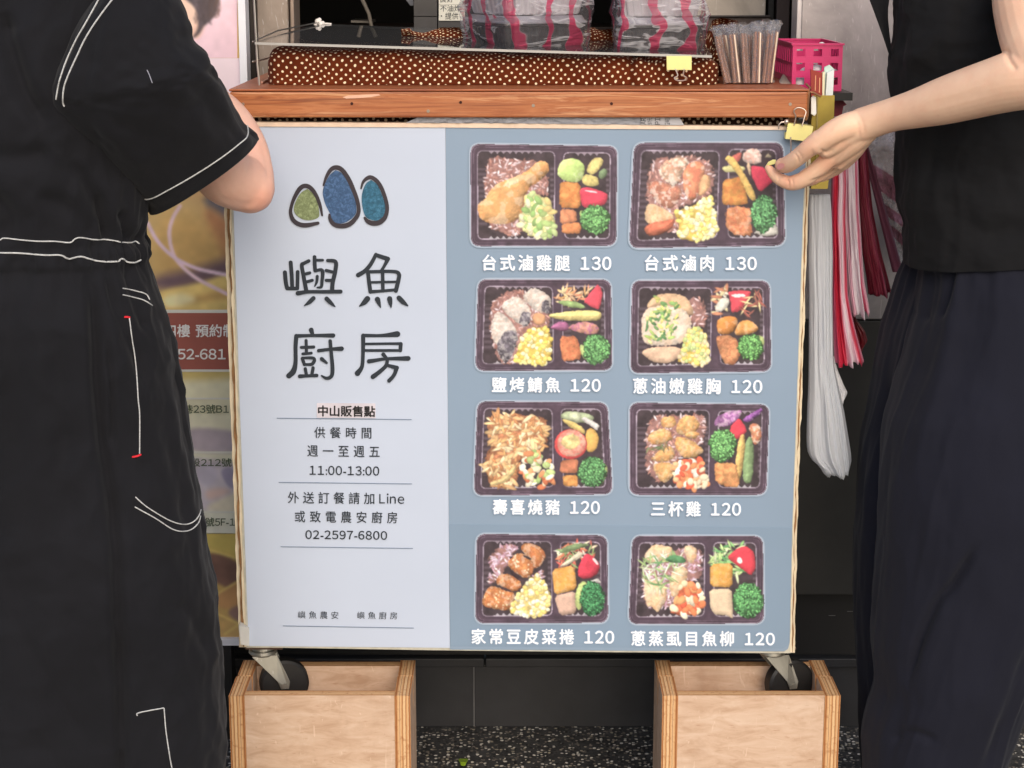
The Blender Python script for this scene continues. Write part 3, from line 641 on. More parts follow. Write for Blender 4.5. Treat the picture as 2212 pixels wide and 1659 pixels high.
c = Canvas(95, 85, 2105, 1505, ST, 1)                                  # stewed chicken leg
c.tray((135, 122), (2068, 152), (2055, 1465), (140, 1472), 1300, 1300)
c.rice([(380,320),(500,290),(640,330),(980,330),(1150,520),(1165,820),(900,800),(800,1340),(600,1320),(380,1220),(320,650),(350,450)])
c.poly([(1030,345),(1120,345),(1175,410),(1165,500),(1080,590),(900,700),(850,830),(830,960),(790,1080),(720,1140),(560,1190),(400,1170),(270,1120),(230,1010),(240,900),(330,860),(370,760),(480,650),(620,590),(800,530),(920,450)], (234, 174, 112), 90, .12, 60, .2, .3, 8, 2, (222, 150, 90), .35)
c.poly([(560,640),(800,560),(760,640),(600,720)], (246, 216, 172), 20, .2, 40, .0, .0, 20)
c.poly([(880,780),(1020,770),(1190,900),(1240,1100),(1250,1300),(1100,1370),(900,1340),(780,1200),(760,1150),(850,980),(840,880)], (226, 222, 150), 20, .2, 20, .3, .1, 14)
c.bits([(880,780),(1020,770),(1190,900),(1240,1100),(1250,1300),(1100,1370),(900,1340),(780,1200),(850,980)], 70, 60, 36, [(248,242,176),(240,236,196),(180,208,130),(150,190,112),(236,214,140),(200,220,150)])
c.poly([(1275,560),(1290,420),(1350,330),(1500,308),(1620,370),(1645,480),(1590,625),(1450,635)], (196, 228, 134), 60, .08, 40, .15, .3, 5, 2, None, .3)
c.poly([(1650,470),(1740,310),(1860,295),(1895,380),(1760,535),(1680,515)], YEL, 30, .15); c.poly([(1800,520),(1890,430),(1955,500),(1860,615)], (132, 160, 116), 20, .15); c.poly([(1615,505),(1830,560),(1820,695),(1600,665)], (240, 222, 136), 18, .2)
c.poly([(1310,615),(1585,640),(1585,975),(1305,960)], (232, 152, 86), 40, .15, 30, .3, .2, 6, 1, (200, 110, 60)); c.poly([(1320,980),(1520,990),(1540,1150),(1310,1180)], TOFU, 30, .15, ch=1); c.poly([(1330,1180),(1560,1150),(1600,1235),(1570,1305),(1340,1300)], (234, 146, 92), 30, .15, ch=1)
c.poly([(1570,705),(1700,690),(1900,760),(1955,800),(1905,940),(1620,985),(1580,850)], RED, 60, .06, 30, .25, .25, 4); c.poly([(1640,725),(1820,750),(1800,775),(1640,748)], (250, 226, 232), 20, 0, 10, 0, 0, 6)
c.brocc(1780, 1120, 190, 188, (112, 180, 104), [(1560,1010),(1640,1000),(1640,1180),(1590,1150)])
c.mesh('dish_photo', fz(994, 290.4, K1), -.0013, bd, M_photo)

c = Canvas(65, 60, 2060, 1430, ST, 2)                                  # stewed pork
c.tray((165, 102), (1990, 95), (2015, 1360), (105, 1392), 1265, 1240, tone=4)
c.rice([(380,320),(560,280),(900,260),(1120,350),(1150,560),(1100,760),(700,900),(720,1180),(560,1210),(320,800),(340,500)], .4)
c.poly([(330,600),(440,560),(640,620),(740,640),(745,760),(640,920),(500,880),(370,740)], (206, 138, 112), 24, .2, 30, .35, .2, 10, 2, (170, 96, 80), .7)
c.poly([(480,420),(560,320),(700,260),(830,310),(820,400),(750,470),(720,600),(640,640),(520,540),(460,470)], (236, 196, 168), 20, .2, 40, .35, .2, 14, 2, (222, 150, 118), .8)
c.poly([(760,440),(860,330),(1000,330),(1050,450),(960,760),(850,830),(770,690)], (232, 150, 112), 50, .12, 40, .3, .3, 6, 2, (206, 106, 86), .6); c.poly([(960,560),(1040,460),(1120,560),(1060,700),(950,780)], (240, 184, 136), 24, .15)
c.poly([(300,880),(400,830),(660,980),(640,1070),(300,1120)], (242, 204, 162), 20, .15, 24, .2, .1, 6, 2, (220, 160, 110)); c.poly([(290,1090),(640,1040),(670,1000),(650,1120),(560,1210),(310,1258)], (216, 116, 88), 40, .15, 30, .35, .3)
c.corn([(650,940),(880,880),(1100,740),(1130,900),(1190,1150),(1140,1240),(930,1310),(700,1270),(720,1090)], 95, ((246,232,140),(250,244,176),(240,222,120),(252,250,214)))
c.poly([(1270,330),(1390,250),(1500,205),(1460,330),(1380,340)], (222, 110, 100), 30, .1); c.poly([(1500,210),(1620,155),(1720,210),(1730,340),(1640,370),(1480,340)], (244, 216, 204), 18, .2, 30, .3, .2, 8, 2, (222, 150, 130)); c.poly([(1755,290),(1810,220),(1850,280)], (170, 158, 132), 20, .1, ch=0)
c.poly([(1240,390),(1420,370),(1530,400),(1520,450),(1260,470)], (236, 230, 158), 20, .12); c.poly([(1245,560),(1480,510),(1570,840),(1430,870),(1240,860)], (226, 154, 82), 50, .2, 40, .35, .2, 6, 1, (202, 112, 64)); c.poly([(1540,350),(1590,340),(1600,520),(1560,480)], (240, 206, 168), 20, .1)
c.poly([(1265,290),(1340,245),(1430,330),(1690,780),(1590,830),(1440,480),(1300,330)], (246, 204, 116), 30, .1, 24, .22, .3); c.poly([(1595,375),(1760,400),(1885,560),(1700,715),(1600,500)], (228, 70, 94), 80, .05, 20, .2, .2, 4, 1)
c.poly([(1290,930),(1380,875),(1600,900),(1610,1230),(1420,1240),(1280,1130)], (224, 144, 100), 16, .22, 24, .3, .15, 14, 1, (190, 96, 70), .3); c.poly([(1620,1200),(1890,1060),(1940,1220),(1760,1250)], (228, 224, 214), 20, .1, ch=1)
c.brocc(1750, 980, 165, 225, (104, 176, 112)); c.mesh('dish_photo', fz(1340.3, 290.4, K2), -.00131, bd, M_photo)

c = Canvas(155, 100, 2040, 1385, ST, 3)                                # grilled mackerel
c.tray((235, 135), (1985, 138), (2005, 1335), (198, 1342), 1270, 1290)
c.rice([(490,370),(620,290),(840,290),(1180,600),(1150,800),(800,1240),(520,1250),(400,900),(390,520)], .4)
def fish(pts, dk): c.poly(pts, (238, 226, 216), 26, .16, 40, .25, .2, 10, 2, (206, 178, 160)); c.poly(dk, (96, 90, 100), 14, .35, 30, .2, .2, 12, 2, (176, 170, 176), .5)
fish([(800,360),(960,230),(1100,310),(1200,370),(1190,580),(1040,580),(900,480)], [(1080,420),(1180,400),(1190,590),(1060,570)]); fish([(530,490),(620,400),(760,350),(900,480),(945,610),(880,790),(760,720),(600,590)], [(820,560),(930,570),(930,680),(870,790),(760,690),(800,620)])
fish([(430,620),(520,540),(680,690),(760,830),(700,960),(480,1040),(400,860)], [(500,950),(600,810),(720,800),(770,900),(720,1070),(620,1260),(540,1200),(470,1050)])
c.poly([(950,570),(1130,590),(1120,740),(960,740)], (228, 168, 124), 30, .12)
c.corn([(830,870),(950,760),(1120,770),(1210,880),(1200,1200),(1090,1260),(900,1250),(700,1200),(760,1050)], 70)
c.strips([(1270,330),(1400,220),(1560,300),(1740,230),(1640,420),(1300,470)], 34, [(232,190,150),(216,140,104),(240,212,160),(226,170,110)], 70, 18)
c.poly([(1255,430),(1400,415),(1580,440),(1690,530),(1400,500)], (160, 192, 120), 30, .15); c.poly([(1620,430),(1800,205),(1850,240),(1875,340),(1830,540),(1720,500)], (230, 80, 96), 60, .05, 20, .2, .2, 4, 1)
c.poly([(1150,610),(1300,570),(1600,545),(1840,550),(1868,620),(1820,690),(1400,680),(1180,640)], (246, 226, 144), 60, .08, 30, .22, .3); c.poly([(1170,770),(1300,690),(1420,700),(1440,780),(1380,830),(1240,800)], (156, 92, 130), 40, .2, 20, .3, .4); c.poly([(1420,760),(1560,700),(1740,700),(1845,780),(1800,860),(1600,850),(1440,800)], (226, 158, 140), 24, .2, 30, .25, .2, 8, 2, (160, 84, 150))
c.poly([(1310,890),(1540,880),(1600,1180),(1340,1225)], (226, 136, 92), 26, .22, 24, .3, .15, 8, 1, (196, 100, 70))
c.brocc(1790, 1060, 180, 200, (108, 176, 104), [(1560,990),(1660,1010),(1720,1190),(1620,1200)]); c.mesh('dish_photo', fz(994, 580.8, K1), -.00132, bd, M_photo)

c = Canvas(88, 108, 2020, 1415, ST, 4)                                 # scallion chicken breast
c.tray((150, 150), (1965, 152), (1985, 1350), (128, 1375), 1260, 1240)
c.rice([(900,380),(1060,380),(1130,500),(1120,760),(940,760)], .4)
c.poly([(360,440),(480,340),(640,315),(860,350),(960,520),(960,640),(620,540),(350,530)], (232, 190, 150), 40, .15, 40, .25, .2); c.poly([(300,570),(420,490),(680,490),(900,560),(945,760),(900,900),(780,1000),(400,1020),(290,960),(270,720)], (246, 226, 206), 50, .1, 50, .2, .2, 10, 2, (232, 196, 164))
c.poly([(270,1090),(420,1020),(800,1020),(820,1140),(660,1240),(440,1240),(320,1150)], (240, 200, 168), 40, .12, 30, .25, .2)
c.bits([(430,380),(600,370),(780,470),(720,520),(450,460)], 12, 40, 22, [(130,172,100),(220,214,120),(96,140,84)]); c.bits([(400,560),(560,500),(740,590),(740,720),(700,900),(520,980),(330,960),(320,720)], 70, 44, 18, [(112,158,92),(170,200,110),(84,130,80),(236,226,130),(240,232,160)])
c.corn([(880,800),(1060,770),(1150,900),(1170,1200),(1050,1290),(860,1230),(740,1210),(830,1000)], 75, ((246,230,120),(250,240,160),(196,214,140),(244,224,180)))
c.strips([(1270,300),(1320,230),(1400,250),(1420,400),(1300,620),(1210,570)], 16, [(238,222,170),(246,240,220),(200,130,100)], 80, 28); c.poly([(1220,560),(1300,400),(1400,370),(1440,440),(1360,560)], (246, 240, 226), 30, .1)
c.poly([(1410,300),(1560,280),(1720,290),(1690,420),(1560,560),(1460,580),(1450,440)], (226, 76, 90), 50, .1, 26, .25, .2, 5, 1); c.poly([(1450,330),(1640,330),(1640,370),(1480,380)], (252, 236, 236), 20, 0, 10, 0, 0)
c.strips([(1640,340),(1800,300),(1890,400),(1800,600),(1620,620)], 18, [(176,96,84),(238,220,160),(150,90,80)], 90, 14)
c.poly([(1260,720),(1300,640),(1480,610),(1560,680),(1480,860),(1280,870)], (238, 150, 76), 40, .12, 36, .35, .3, 4, 2, None, .3); c.poly([(1490,840),(1560,690),(1690,660),(1830,770),(1780,840),(1540,890)], (246, 168, 92), 40, .12, 30, .3, .3, 4, 2, None, .3)
c.poly([(1250,880),(1420,870),(1530,920),(1590,1120),(1500,1270),(1370,1250),(1300,1100)], (210, 142, 98), 22, .25, 24, .3, .15, 6, 1, (164, 92, 62))
c.brocc(1710, 1030, 170, 170, (112, 184, 100), [(1740,870),(1900,880),(1880,1060),(1780,1180)]); c.mesh('dish_photo', fz(1340.3, 580.8, K1), -.00133, bd, M_photo)

c = Canvas(140, 70, 2050, 1395, ST, 5)                                 # sukiyaki pork
c.tray((225, 108), (1940, 122), (2008, 1335), (178, 1350), 1265, 1290, tone=4)
pk = [(360,400),(470,280),(640,270),(800,290),(1140,340),(1160,540),(1100,760),(800,860),(760,1100),(700,1260),(400,1220),(310,1000),(340,820),(420,700)]
c.poly(pk, (186, 120, 84), 24, .3, 24, .4, .1, 26, 1, (140, 84, 62)); c.strips(pk, 120, [(240,206,150),(228,180,126),(248,226,180),(206,146,96),(238,196,140)], 90, 30); c.strips(pk, 60, [(250,228,184),(232,184,120),(196,130,84)], 60, 18)
c.poly([(370,1180),(560,1130),(720,930),(750,980),(640,1160),(420,1230)], (246, 216, 150), 30, .12)
c.bits([(880,800),(1000,780),(1200,880),(1220,1150),(1150,1250),(900,1230),(820,1080),(780,920)], 60, 60, 34, [(190,214,136),(240,226,190),(236,150,100),(246,240,214),(170,200,120),(222,120,80)])
c.poly([(1310,280),(1450,230),(1780,290),(1740,380),(1500,400),(1330,340)], (176, 190, 150), 30, .2); c.poly([(1420,280),(1520,240),(1600,300),(1570,390),(1440,360)], (226, 236, 196), 20, .12); c.poly([(1590,340),(1640,310),(1840,420),(1800,500)], (246, 240, 236), 30, .06, ch=1)
c.poly([(1310,340),(1420,350),(1640,460),(1650,560),(1480,480)], (246, 214, 128), 30, .1, 24, .25, .3); c.poly([(1640,500),(1740,440),(1840,600),(1780,760),(1660,800)], (244, 188, 100), 60, .06)
a = np.linspace(0, 2*math.pi, 26)[:-1]
c.poly([(1455+215*math.cos(t), 675+200*math.sin(t)) for t in a], (224, 76, 76), 40, .1, 20, .15); c.poly([(1465+190*math.cos(t), 660+178*math.sin(t)) for t in a], (238, 172, 150), 24, .2, 20, .2, .1, 8, 2, (226, 106, 96)); c.poly([(1455+120*math.cos(t), 640+100*math.sin(t)) for t in a], (246, 220, 150), 20, .2, 30, .15, .1, 14)
c.poly([(1320,890),(1560,870),(1540,1060),(1310,1050)], (206, 126, 92), 20, .2, 20, .25, .1, 6, 1); c.poly([(1350,1085),(1540,1075),(1555,1235),(1350,1220)], (230, 156, 86), 20, .2, 20, .25, .1, 6, 1)
c.brocc(1740, 1040, 185, 200, (96, 162, 98), [(1860,880),(1950,980),(1920,1120),(1830,1240),(1800,1100)]); c.mesh('dish_photo', fz(994, 848.8, K1), -.00134, bd, M_photo)

c = Canvas(75, 88, 2005, 1385, ST, 6)                                  # three cup chicken
c.tray((120, 125), (1960, 150), (1920, 1342), (118, 1342), 1225, 1220)
c.rice([(430,310),(560,290),(1100,290),(1130,420),(1060,700),(720,900),(500,1190),(330,1000),(340,480)], .45)
ck = dict(tex=30, amp=.16, rim=36, rimd=.32, hi=.25, jit=10, ch=2, dark=(216, 140, 84), hot=.3)
for q in ([(530,360),(600,300),(720,310),(740,420),(640,480),(540,440)], [(740,400),(850,280),(990,310),(1060,430),(960,540),(800,560),(720,500)], [(800,560),(960,500),(1060,540),(960,620)], [(340,590),(420,500),(600,450),(690,560),(680,630),(420,700)], [(400,850),(560,720),(700,690),(720,900),(420,910)], [(690,590),(850,580),(1000,660),(1120,770),(960,860),(780,850)], [(420,950),(520,910),(700,920),(710,1080),(600,1190),(500,1150)]): c.poly(q, (240, 186, 118), **ck)
c.strips([(300,760),(560,690),(690,660),(540,740)], 12, [(120,140,96),(150,120,84),(90,110,76)], 60, 12)
c.poly([(720,880),(1060,860),(1160,1220),(960,1290),(700,1180)], (222, 110, 74), 20, .25, 20, .3, .1, 14, 1); c.bits([(720,880),(1060,860),(1160,1220),(960,1290),(700,1180)], 55, 52, 36, [(240,150,100),(226,96,70),(250,236,200),(240,190,140),(246,246,230)])
c.poly([(1220,420),(1260,320),(1420,240),(1620,220),(1560,340),(1460,430),(1300,450)], (176, 120, 176), 30, .3, 30, .3, .3, 8, 2, (112, 58, 120), .5); c.poly([(1600,340),(1720,270),(1850,195),(1880,230),(1760,350),(1640,400)], (140, 80, 156), 20, .3, 20, .3, .3, 6, 2, (196, 150, 206))
c.poly([(1415,560),(1460,420),(1560,330),(1640,430),(1660,520),(1530,620)], (228, 68, 84), 60, .05, 20, .2, .2, 4, 1); c.poly([(1680,430),(1770,390),(1850,450),(1860,600),(1790,690),(1710,640),(1720,540)], (226, 160, 120), 18, .2, 30, .3, .2, 8, 2, (198, 100, 76), .7)
c.poly([(1620,740),(1670,580),(1720,570),(1760,720),(1740,1180),(1660,1195),(1600,1150)], (140, 172, 118), 40, .12, 30, .3, .35); c.poly([(1540,640),(1590,540),(1640,540),(1640,740),(1580,1180),(1500,1080)], (236, 196, 118), 30, .12, 24, .28, .35)
c.poly([(1225,920),(1520,910),(1570,1180),(1520,1250),(1260,1200)], (234, 166, 106), 20, .22, 24, .3, .15, 12, 1, (206, 122, 78))
c.brocc(1340, 690, 175, 215, (116, 188, 108), [(1280,880),(1360,890),(1360,920),(1290,925)]); c.mesh('dish_photo', fz(1340.3, 848.8, K1), -.00135, bd, M_photo)

c = Canvas(155, 115, 1990, 1365, ST, 7)                                # tofu skin rolls
c.tray((215, 152), (1935, 172), (1950, 1325), (198, 1330), 1255, 1270, tone=4)
c.rice([(370,480),(500,310),(700,300),(760,340),(640,520),(540,760),(400,820),(360,740),(440,640)], .8); c.rice([(960,680),(1100,620),(1110,740),(980,760)], .8)
for q in ([(780,340),(880,260),(1010,300),(1130,380),(1110,520),(980,640),(900,480)], [(610,580),(660,470),(800,380),(960,500),(980,640),(880,770)], [(440,790),(560,640),(840,790),(760,920),(600,880)], [(280,1040),(380,820),(580,880),(740,940),(680,1120),(600,1180),(290,1100)]): c.poly(q, (214, 136, 82), 26, .2, 34, .35, .25, 8, 2, (180, 96, 60), .45)
c.poly([(640,620),(760,690),(850,790),(840,800),(700,720)], (70, 50, 56), 20, .3); c.poly([(500,850),(600,860),(700,920),(590,905)], (70, 52, 58), 20, .3); c.poly([(810,420),(900,450),(960,500),(860,480)], (74, 60, 66), 20, .3); c.bits([(300,900),(560,880),(700,1000),(560,1150),(330,1090)], 14, 18, 11, [(244,214,170)]); c.bits([(700,420),(960,560),(900,700),(640,560)], 14, 18, 11, [(246,226,190)])
c.corn([(840,820),(1000,680),(1120,800),(1190,960),(1160,1180),(1040,1250),(900,1240),(640,1180),(740,980)], 85, ((244,228,150),(250,246,206),(240,214,120),(252,250,230)), (214, 190, 116))
c.strips([(1260,380),(1480,260),(1760,290),(1860,400),(1560,600),(1260,580)], 60, [(222,130,96),(244,226,190),(140,170,110),(206,96,84),(246,238,220)], 70, 16); c.poly([(1290,370),(1480,280),(1750,290),(1560,350),(1320,420)], (136, 164, 112), 24, .2); c.poly([(1280,590),(1500,440),(1560,370),(1640,420),(1560,480),(1380,580)], (248, 236, 206), 24, .1)
c.poly([(1540,640),(1600,480),(1660,400),(1760,460),(1850,560),(1800,700),(1660,755),(1560,730)], (224, 62, 82), 70, .06, 34, .25, .35, 4); c.poly([(1730,470),(1790,480),(1830,570),(1790,560)], (252, 226, 226), 20, 0, 10, 0, 0); c.poly([(1700,770),(1820,735),(1860,800),(1740,800)], (226, 222, 216), 20, .1, ch=1)
c.poly([(1205,620),(1500,565),(1540,880),(1240,965)], (238, 168, 82), 30, .1, 26, .28, .2, 4, 1, None, .2); c.poly([(1235,970),(1520,900),(1530,1200),(1310,1230)], (222, 182, 160), 40, .08, 26, .22, .2, 4, 1)
c.brocc(1740, 1010, 165, 230, (66, 142, 88), [(1500,1030),(1560,780),(1690,780),(1640,1000),(1560,1200)]); c.mesh('dish_photo', fz(994, 1128, K1), -.00165, bd, M_photo)

c = Canvas(65, 140, 1930, 1380, ST, 8)                                 # steamed milkfish
c.tray((155, 176), (1875, 180), (1890, 1335), (105, 1342), 1165, 1160, tone=4)
c.rice([(900,300),(1080,380),(1060,740),(860,800),(640,1140),(340,1120),(280,960),(320,560)], .85)
for q in ([(300,440),(420,290),(560,300),(700,330),(660,520),(340,560)], [(820,340),(900,290),(1020,350),(990,500),(900,560)], [(300,780),(380,740),(600,800),(620,1000),(480,1220),(440,1120),(330,1100)], [(640,720),(740,580),(880,590),(880,760),(760,980),(660,1000)]): c.poly(q, (246, 210, 166), 40, .12, 34, .25, .2, 8, 2, (226, 168, 120), .3)
c.strips([(230,560),(480,400),(860,420),(860,540),(560,900),(440,900),(260,740)], 60, [(140,178,112),(206,224,160),(96,150,92),(240,246,226),(170,200,130)], 90, 13); c.poly([(580,480),(700,420),(860,470),(860,540),(720,540),(620,520)], (84, 140, 92), 20, .25)
c.poly([(800,800),(900,770),(1060,830),(1090,1100),(960,1210),(800,1240),(640,1180),(760,960)], (226, 110, 76), 20, .25, 20, .3, .1, 14, 1); c.bits([(800,800),(900,770),(1060,830),(1090,1100),(960,1210),(800,1240),(640,1180),(760,960)], 50, 56, 38, [(236,130,84),(248,232,190),(240,170,110),(226,90,66),(250,240,210)])
c.strips([(1200,400),(1340,300),(1640,280),(1700,700),(1440,760),(1180,520)], 70, [(140,196,120),(196,226,150),(96,160,96),(226,240,190)], 80, 20)
c.poly([(1395,460),(1540,340),(1660,310),(1760,400),(1780,600),(1720,705),(1560,590)], (226, 66, 80), 60, .06, 24, .22, .2, 4, 1); c.poly([(1520,490),(1590,450),(1610,540),(1560,560)], (250, 240, 236), 20, .1, 10, 0, 0, 10)
c.brocc(1680, 1030, 200, 230, (96, 170, 100), [(1480,1060),(1520,860),(1640,820),(1660,1020),(1560,1180)])
c.poly([(1180,550),(1480,540),(1470,860),(1180,850)], (240, 172, 84), 26, .1, 26, .28, .2, 4, 1, None, .2); c.poly([(1165,885),(1460,870),(1480,1180),(1480,1270),(1400,1225),(1240,1220),(1180,1120)], (232, 206, 172), 60, .05, 26, .2, .2, 4, 1)
c.mesh('dish_photo', fz(1340.3, 1128, K1), -.00166, bd, M_photo)

# ---------------------------------------------------------------- printed pictures on the poster (soft photographs), photo pixel coordinates
def soft(c, pts, col, blur, tex=.06):
    p = c.chaikin(pts, 2); d = -c.sd(p, c.X, c.Y); a = np.clip(.5+d/blur, 0, 1); a = (a*a*(3-2*a))[..., None]; k = 1+tex*c.nz.fbm(c.X/60, c.Y/60, 3)
    c.C = c.C*(1-a)+np.array(col, float)*k[..., None]*a
def softline(c, pts, col, wd):
    q = np.array([a[:2] for a in smoothpath(pts, 8)]); d = np.full(c.X.shape, 1e9)
    for i in range(len(q)-1):
        e = q[i+1]-q[i]; l = e@e+1e-9; t = np.clip(((c.X-q[i, 0])*e[0]+(c.Y-q[i, 1])*e[1])/l, 0, 1); d = np.minimum(d, np.hypot(c.X-q[i, 0]-t*e[0], c.Y-q[i, 1]-t*e[1]))
    a = np.clip((wd-d)/2+.5, 0, 1)[..., None]; c.C = c.C*(1-a)+np.array(col, float)*a
def grad(c, top, bot): t = ((c.Y-c.y[0])/(c.y[-1]-c.y[0]))[..., None]; c.C = np.array(top, float)*(1-t)+np.array(bot, float)*t
ident = lambda x, y: (np.asarray(x), np.asarray(y))
def pcanvas(v0, v1, seed, u1=548): c = Canvas(60, v0, u1, v1, 2.5, seed); c.D = np.full(c.X.shape, 100.); return c
c = pcanvas(330, 668, 31); grad(c, (214, 178, 120), (226, 190, 112))
soft(c, [(300,330),(540,330),(540,520),(430,440)], (190, 150, 100), 60); soft(c, [(418,425),(548,400),(548,585),(500,480)], (96, 92, 100), 26); soft(c, [(430,440),(500,480),(548,530),(548,610),(470,560)], (182, 122, 82), 34); soft(c, [(330,470),(420,450),(500,560),(420,620),(330,600)], (206, 164, 96), 60)
soft(c, [(320,600),(420,580),(548,540),(548,590),(440,612),(345,632)], (104, 80, 88), 34); soft(c, [(335,628),(440,612),(548,566),(548,668),(335,668)], (236, 204, 118), 14); soft(c, [(380,655),(450,632),(548,612),(548,640),(440,652)], (204, 160, 92), 20); soft(c, [(350,640),(400,632),(430,650),(360,668)], (250, 236, 176), 20)
softline(c, [(389,445),(374,470),(366,500),(370,535),(384,565),(420,598),(470,625),(548,662)], (240, 206, 216), 4); softline(c, [(318,480),(340,520),(375,555),(420,578),(470,590),(548,604)], (236, 204, 222), 4)
c.mesh('picture_panel', ident, YP-.0006, ps, M_photo)
c = pcanvas(803, 1152, 32); grad(c, (236, 230, 190), (226, 226, 210)); soft(c, [(60,790),(548,790),(548,822),(60,822)], (216, 190, 110), 26); soft(c, [(390,918),(548,936),(548,978),(390,978)], (178, 164, 172), 14); soft(c, [(60,985),(560,985),(560,1108),(60,1108)], (206, 196, 204), 14)
soft(c, [(420,1000),(470,1005),(470,1045),(430,1050)], (196, 188, 204), 14); soft(c, [(474,1012),(507,1008),(507,1062),(486,1044)], (158, 150, 176), 5); soft(c, [(424,1104),(505,1062),(560,1055),(560,1108)], (230, 220, 194), 16); soft(c, [(440,1060),(480,1052),(505,1062),(450,1085)], (220, 190, 180), 16)
c.mesh('picture_panel', ident, YP-.0006, ps, M_photo)
c = pcanvas(1152, 1378, 33); grad(c, (206, 176, 88), (192, 152, 92)); soft(c, [(60,1150),(548,1150),(548,1215),(440,1180)], (214, 190, 96), 20); soft(c, [(440,1186),(530,1216),(530,1290),(480,1265),(430,1240)], (112, 80, 68), 10, .25); soft(c, [(462,1284),(530,1245),(530,1300),(478,1322)], (182, 134, 84), 8, .15); soft(c, [(482,1322),(530,1300),(530,1352)], (134, 102, 92), 8, .2); soft(c, [(470,1330),(540,1360),(540,1378),(470,1378)], (198, 158, 92), 8)
for q in ([(436,1182),(530,1212)], [(470,1326),(545,1362)], [(485,1370),(535,1336)], [(458,1290),(530,1246)]): softline(c, [q[0], ((q[0][0]+q[1][0])/2, (q[0][1]+q[1][1])/2), q[1]], (230, 204, 116), 1.8)
c.mesh('picture_panel', ident, YP-.0006, ps, M_photo)
c = pcanvas(-320, 125, 34, 512); grad(c, (238, 204, 212), (234, 196, 206)); c.C *= (1+.035*np.sin(c.X*.9+c.Y*.5)*(c.nz.at(c.X/40, c.Y/40) > 0))[..., None]
soft(c, [(330,-120),(430,-120),(438,-20),(447,28),(442,58),(428,84),(416,80),(398,60),(350,30)], (242, 202, 178), 5, .03); soft(c, [(424,10),(447,26),(440,58),(428,84),(414,78),(428,50)], (226, 172, 150), 18)
hr_ = [(395,-120),(470,-120),(478,-30),(475,8),(468,25),(460,37),(455,46),(447,52),(440,56),(434,68),(424,80),(416,79),(424,70),(428,58),(428,44),(425,26),(416,10),(402,0),(385,-12)]
soft(c, hr_, (74, 64, 68), 6, .1); st_ = (c.nz.at((c.X+c.Y*.35)/3.2, c.Y/40)*.5+c.nz2.at((c.X-c.Y*.2)/6, c.Y/50)*.5); hm = np.clip(.5-c.sd(c.chaikin(hr_, 2), c.X, c.Y)/6, 0, 1)[..., None]; c.C *= 1+.4*st_[..., None]*hm
for k in range(16):
    x0 = 428+k*3; softline(c, [(x0, 0), (x0-3+k*.4, 20+k % 5*3), (x0-9+k*.2, 44-k*1.1+(k*7) % 11)], (58+k*2, 50+k, 54), .8)
for q in ([(468,20),(464,34),(452,44),(456,52)], [(440,54),(432,68),(420,80),(412,82)], [(425,4),(436,16),(442,30)]): softline(c, q, (70, 58, 60), 1.1)
c.mesh('picture_panel', ident, YP-.0006, ps, M_photo)
# ---------------------------------------------------------------- stall cart: timber counter, body, casters
yF = -.012
zTop = P(1106, 192, yF).z; zFb = P(1106, 254, yF).z
xL, xR = P(497, 220, yF).x, P(1745, 225, yF).x
cart = root('food_cart', (0, .2, P(1106, 1405, .02).z), 'wheeled food stall with an orange timber counter behind the menu board', 'food stall')
M_wood = wood('counter_timber', [(100, 44, 16), (164, 90, 44), (188, 118, 70), (212, 154, 108)], (2.6, 30, 44), .42, .15, (98, 40, 14))
M_woodtop = wood('counter_top_timber', [(104, 48, 24), (146, 74, 38), (176, 100, 56), (196, 122, 74)], (2.4, 30, 30), .5, .1)
m = MB(); m.box((xL, yF, zFb), (xR, yF+.024, zTop-.004)); m.build('front_board', M_wood, cart, bev=.0022)
m = MB(); m.box((xL-.001, yF-.0018, zTop-.0035), (xR+.001, YW-.02, zTop)); m.build('counter_top', M_woodtop, cart, bev=.0012)
m = MB(); m.box((xR-.024, yF+.0245, zFb), (xR, YW-.03, zTop-.004)); m.build('side_board', M_wood, cart, bev=.002)
M_nail = pm('nail_steel', (150, 138, 126), .35, .7); M_hole = pm('nail_hole', (60, 24, 12), .9)
def studs(name, pts, r, mat):
    for u, v in pts:
        c = P(u, v, yF); m = MB(); m.tube([c+Vector((0, .001, 0)), c-Vector((0, .0008, 0))], r, 12); m.build(name, mat, cart, True)
studs('nail', [(525, 225), (1152, 228), (1707, 225), (925, 240)], .0024, M_nail); studs('knot', [(995, 221), (1321, 224), (760, 224)], .0022, M_hole)
m = MB()    # bare patch where the varnish chipped off
m.flat([P(u, v, yF-.0004) for u, v in ((740,210),(752,206),(790,204),(818,203),(822,206),(800,210),(770,212),(748,213))]); m.build('chipped_patch', pm('bare_wood', (226, 178, 150), .7, 0, .15, 60), cart)
zB = P(1106, 1404, .02).z-.0028
m = MB(); m.box((P(560,1400,.03).x, .035, zB+.006), (P(1700,1400,.03).x, .42, zB+.03)); m.box((P(560,1400,.03).x, .1, zB+.03), (P(1700,1400,.03).x, .42, zFb-.03)); m.build('body', M_black, cart)
for ua, ub in ((548, 575), (1690, 1716)):
    m = MB(); m.box((P(ua,300,.05).x, .035, zB+.031), (P(ub,300,.05).x, .06, zFb-.001)); m.build('post', M_wood, cart)
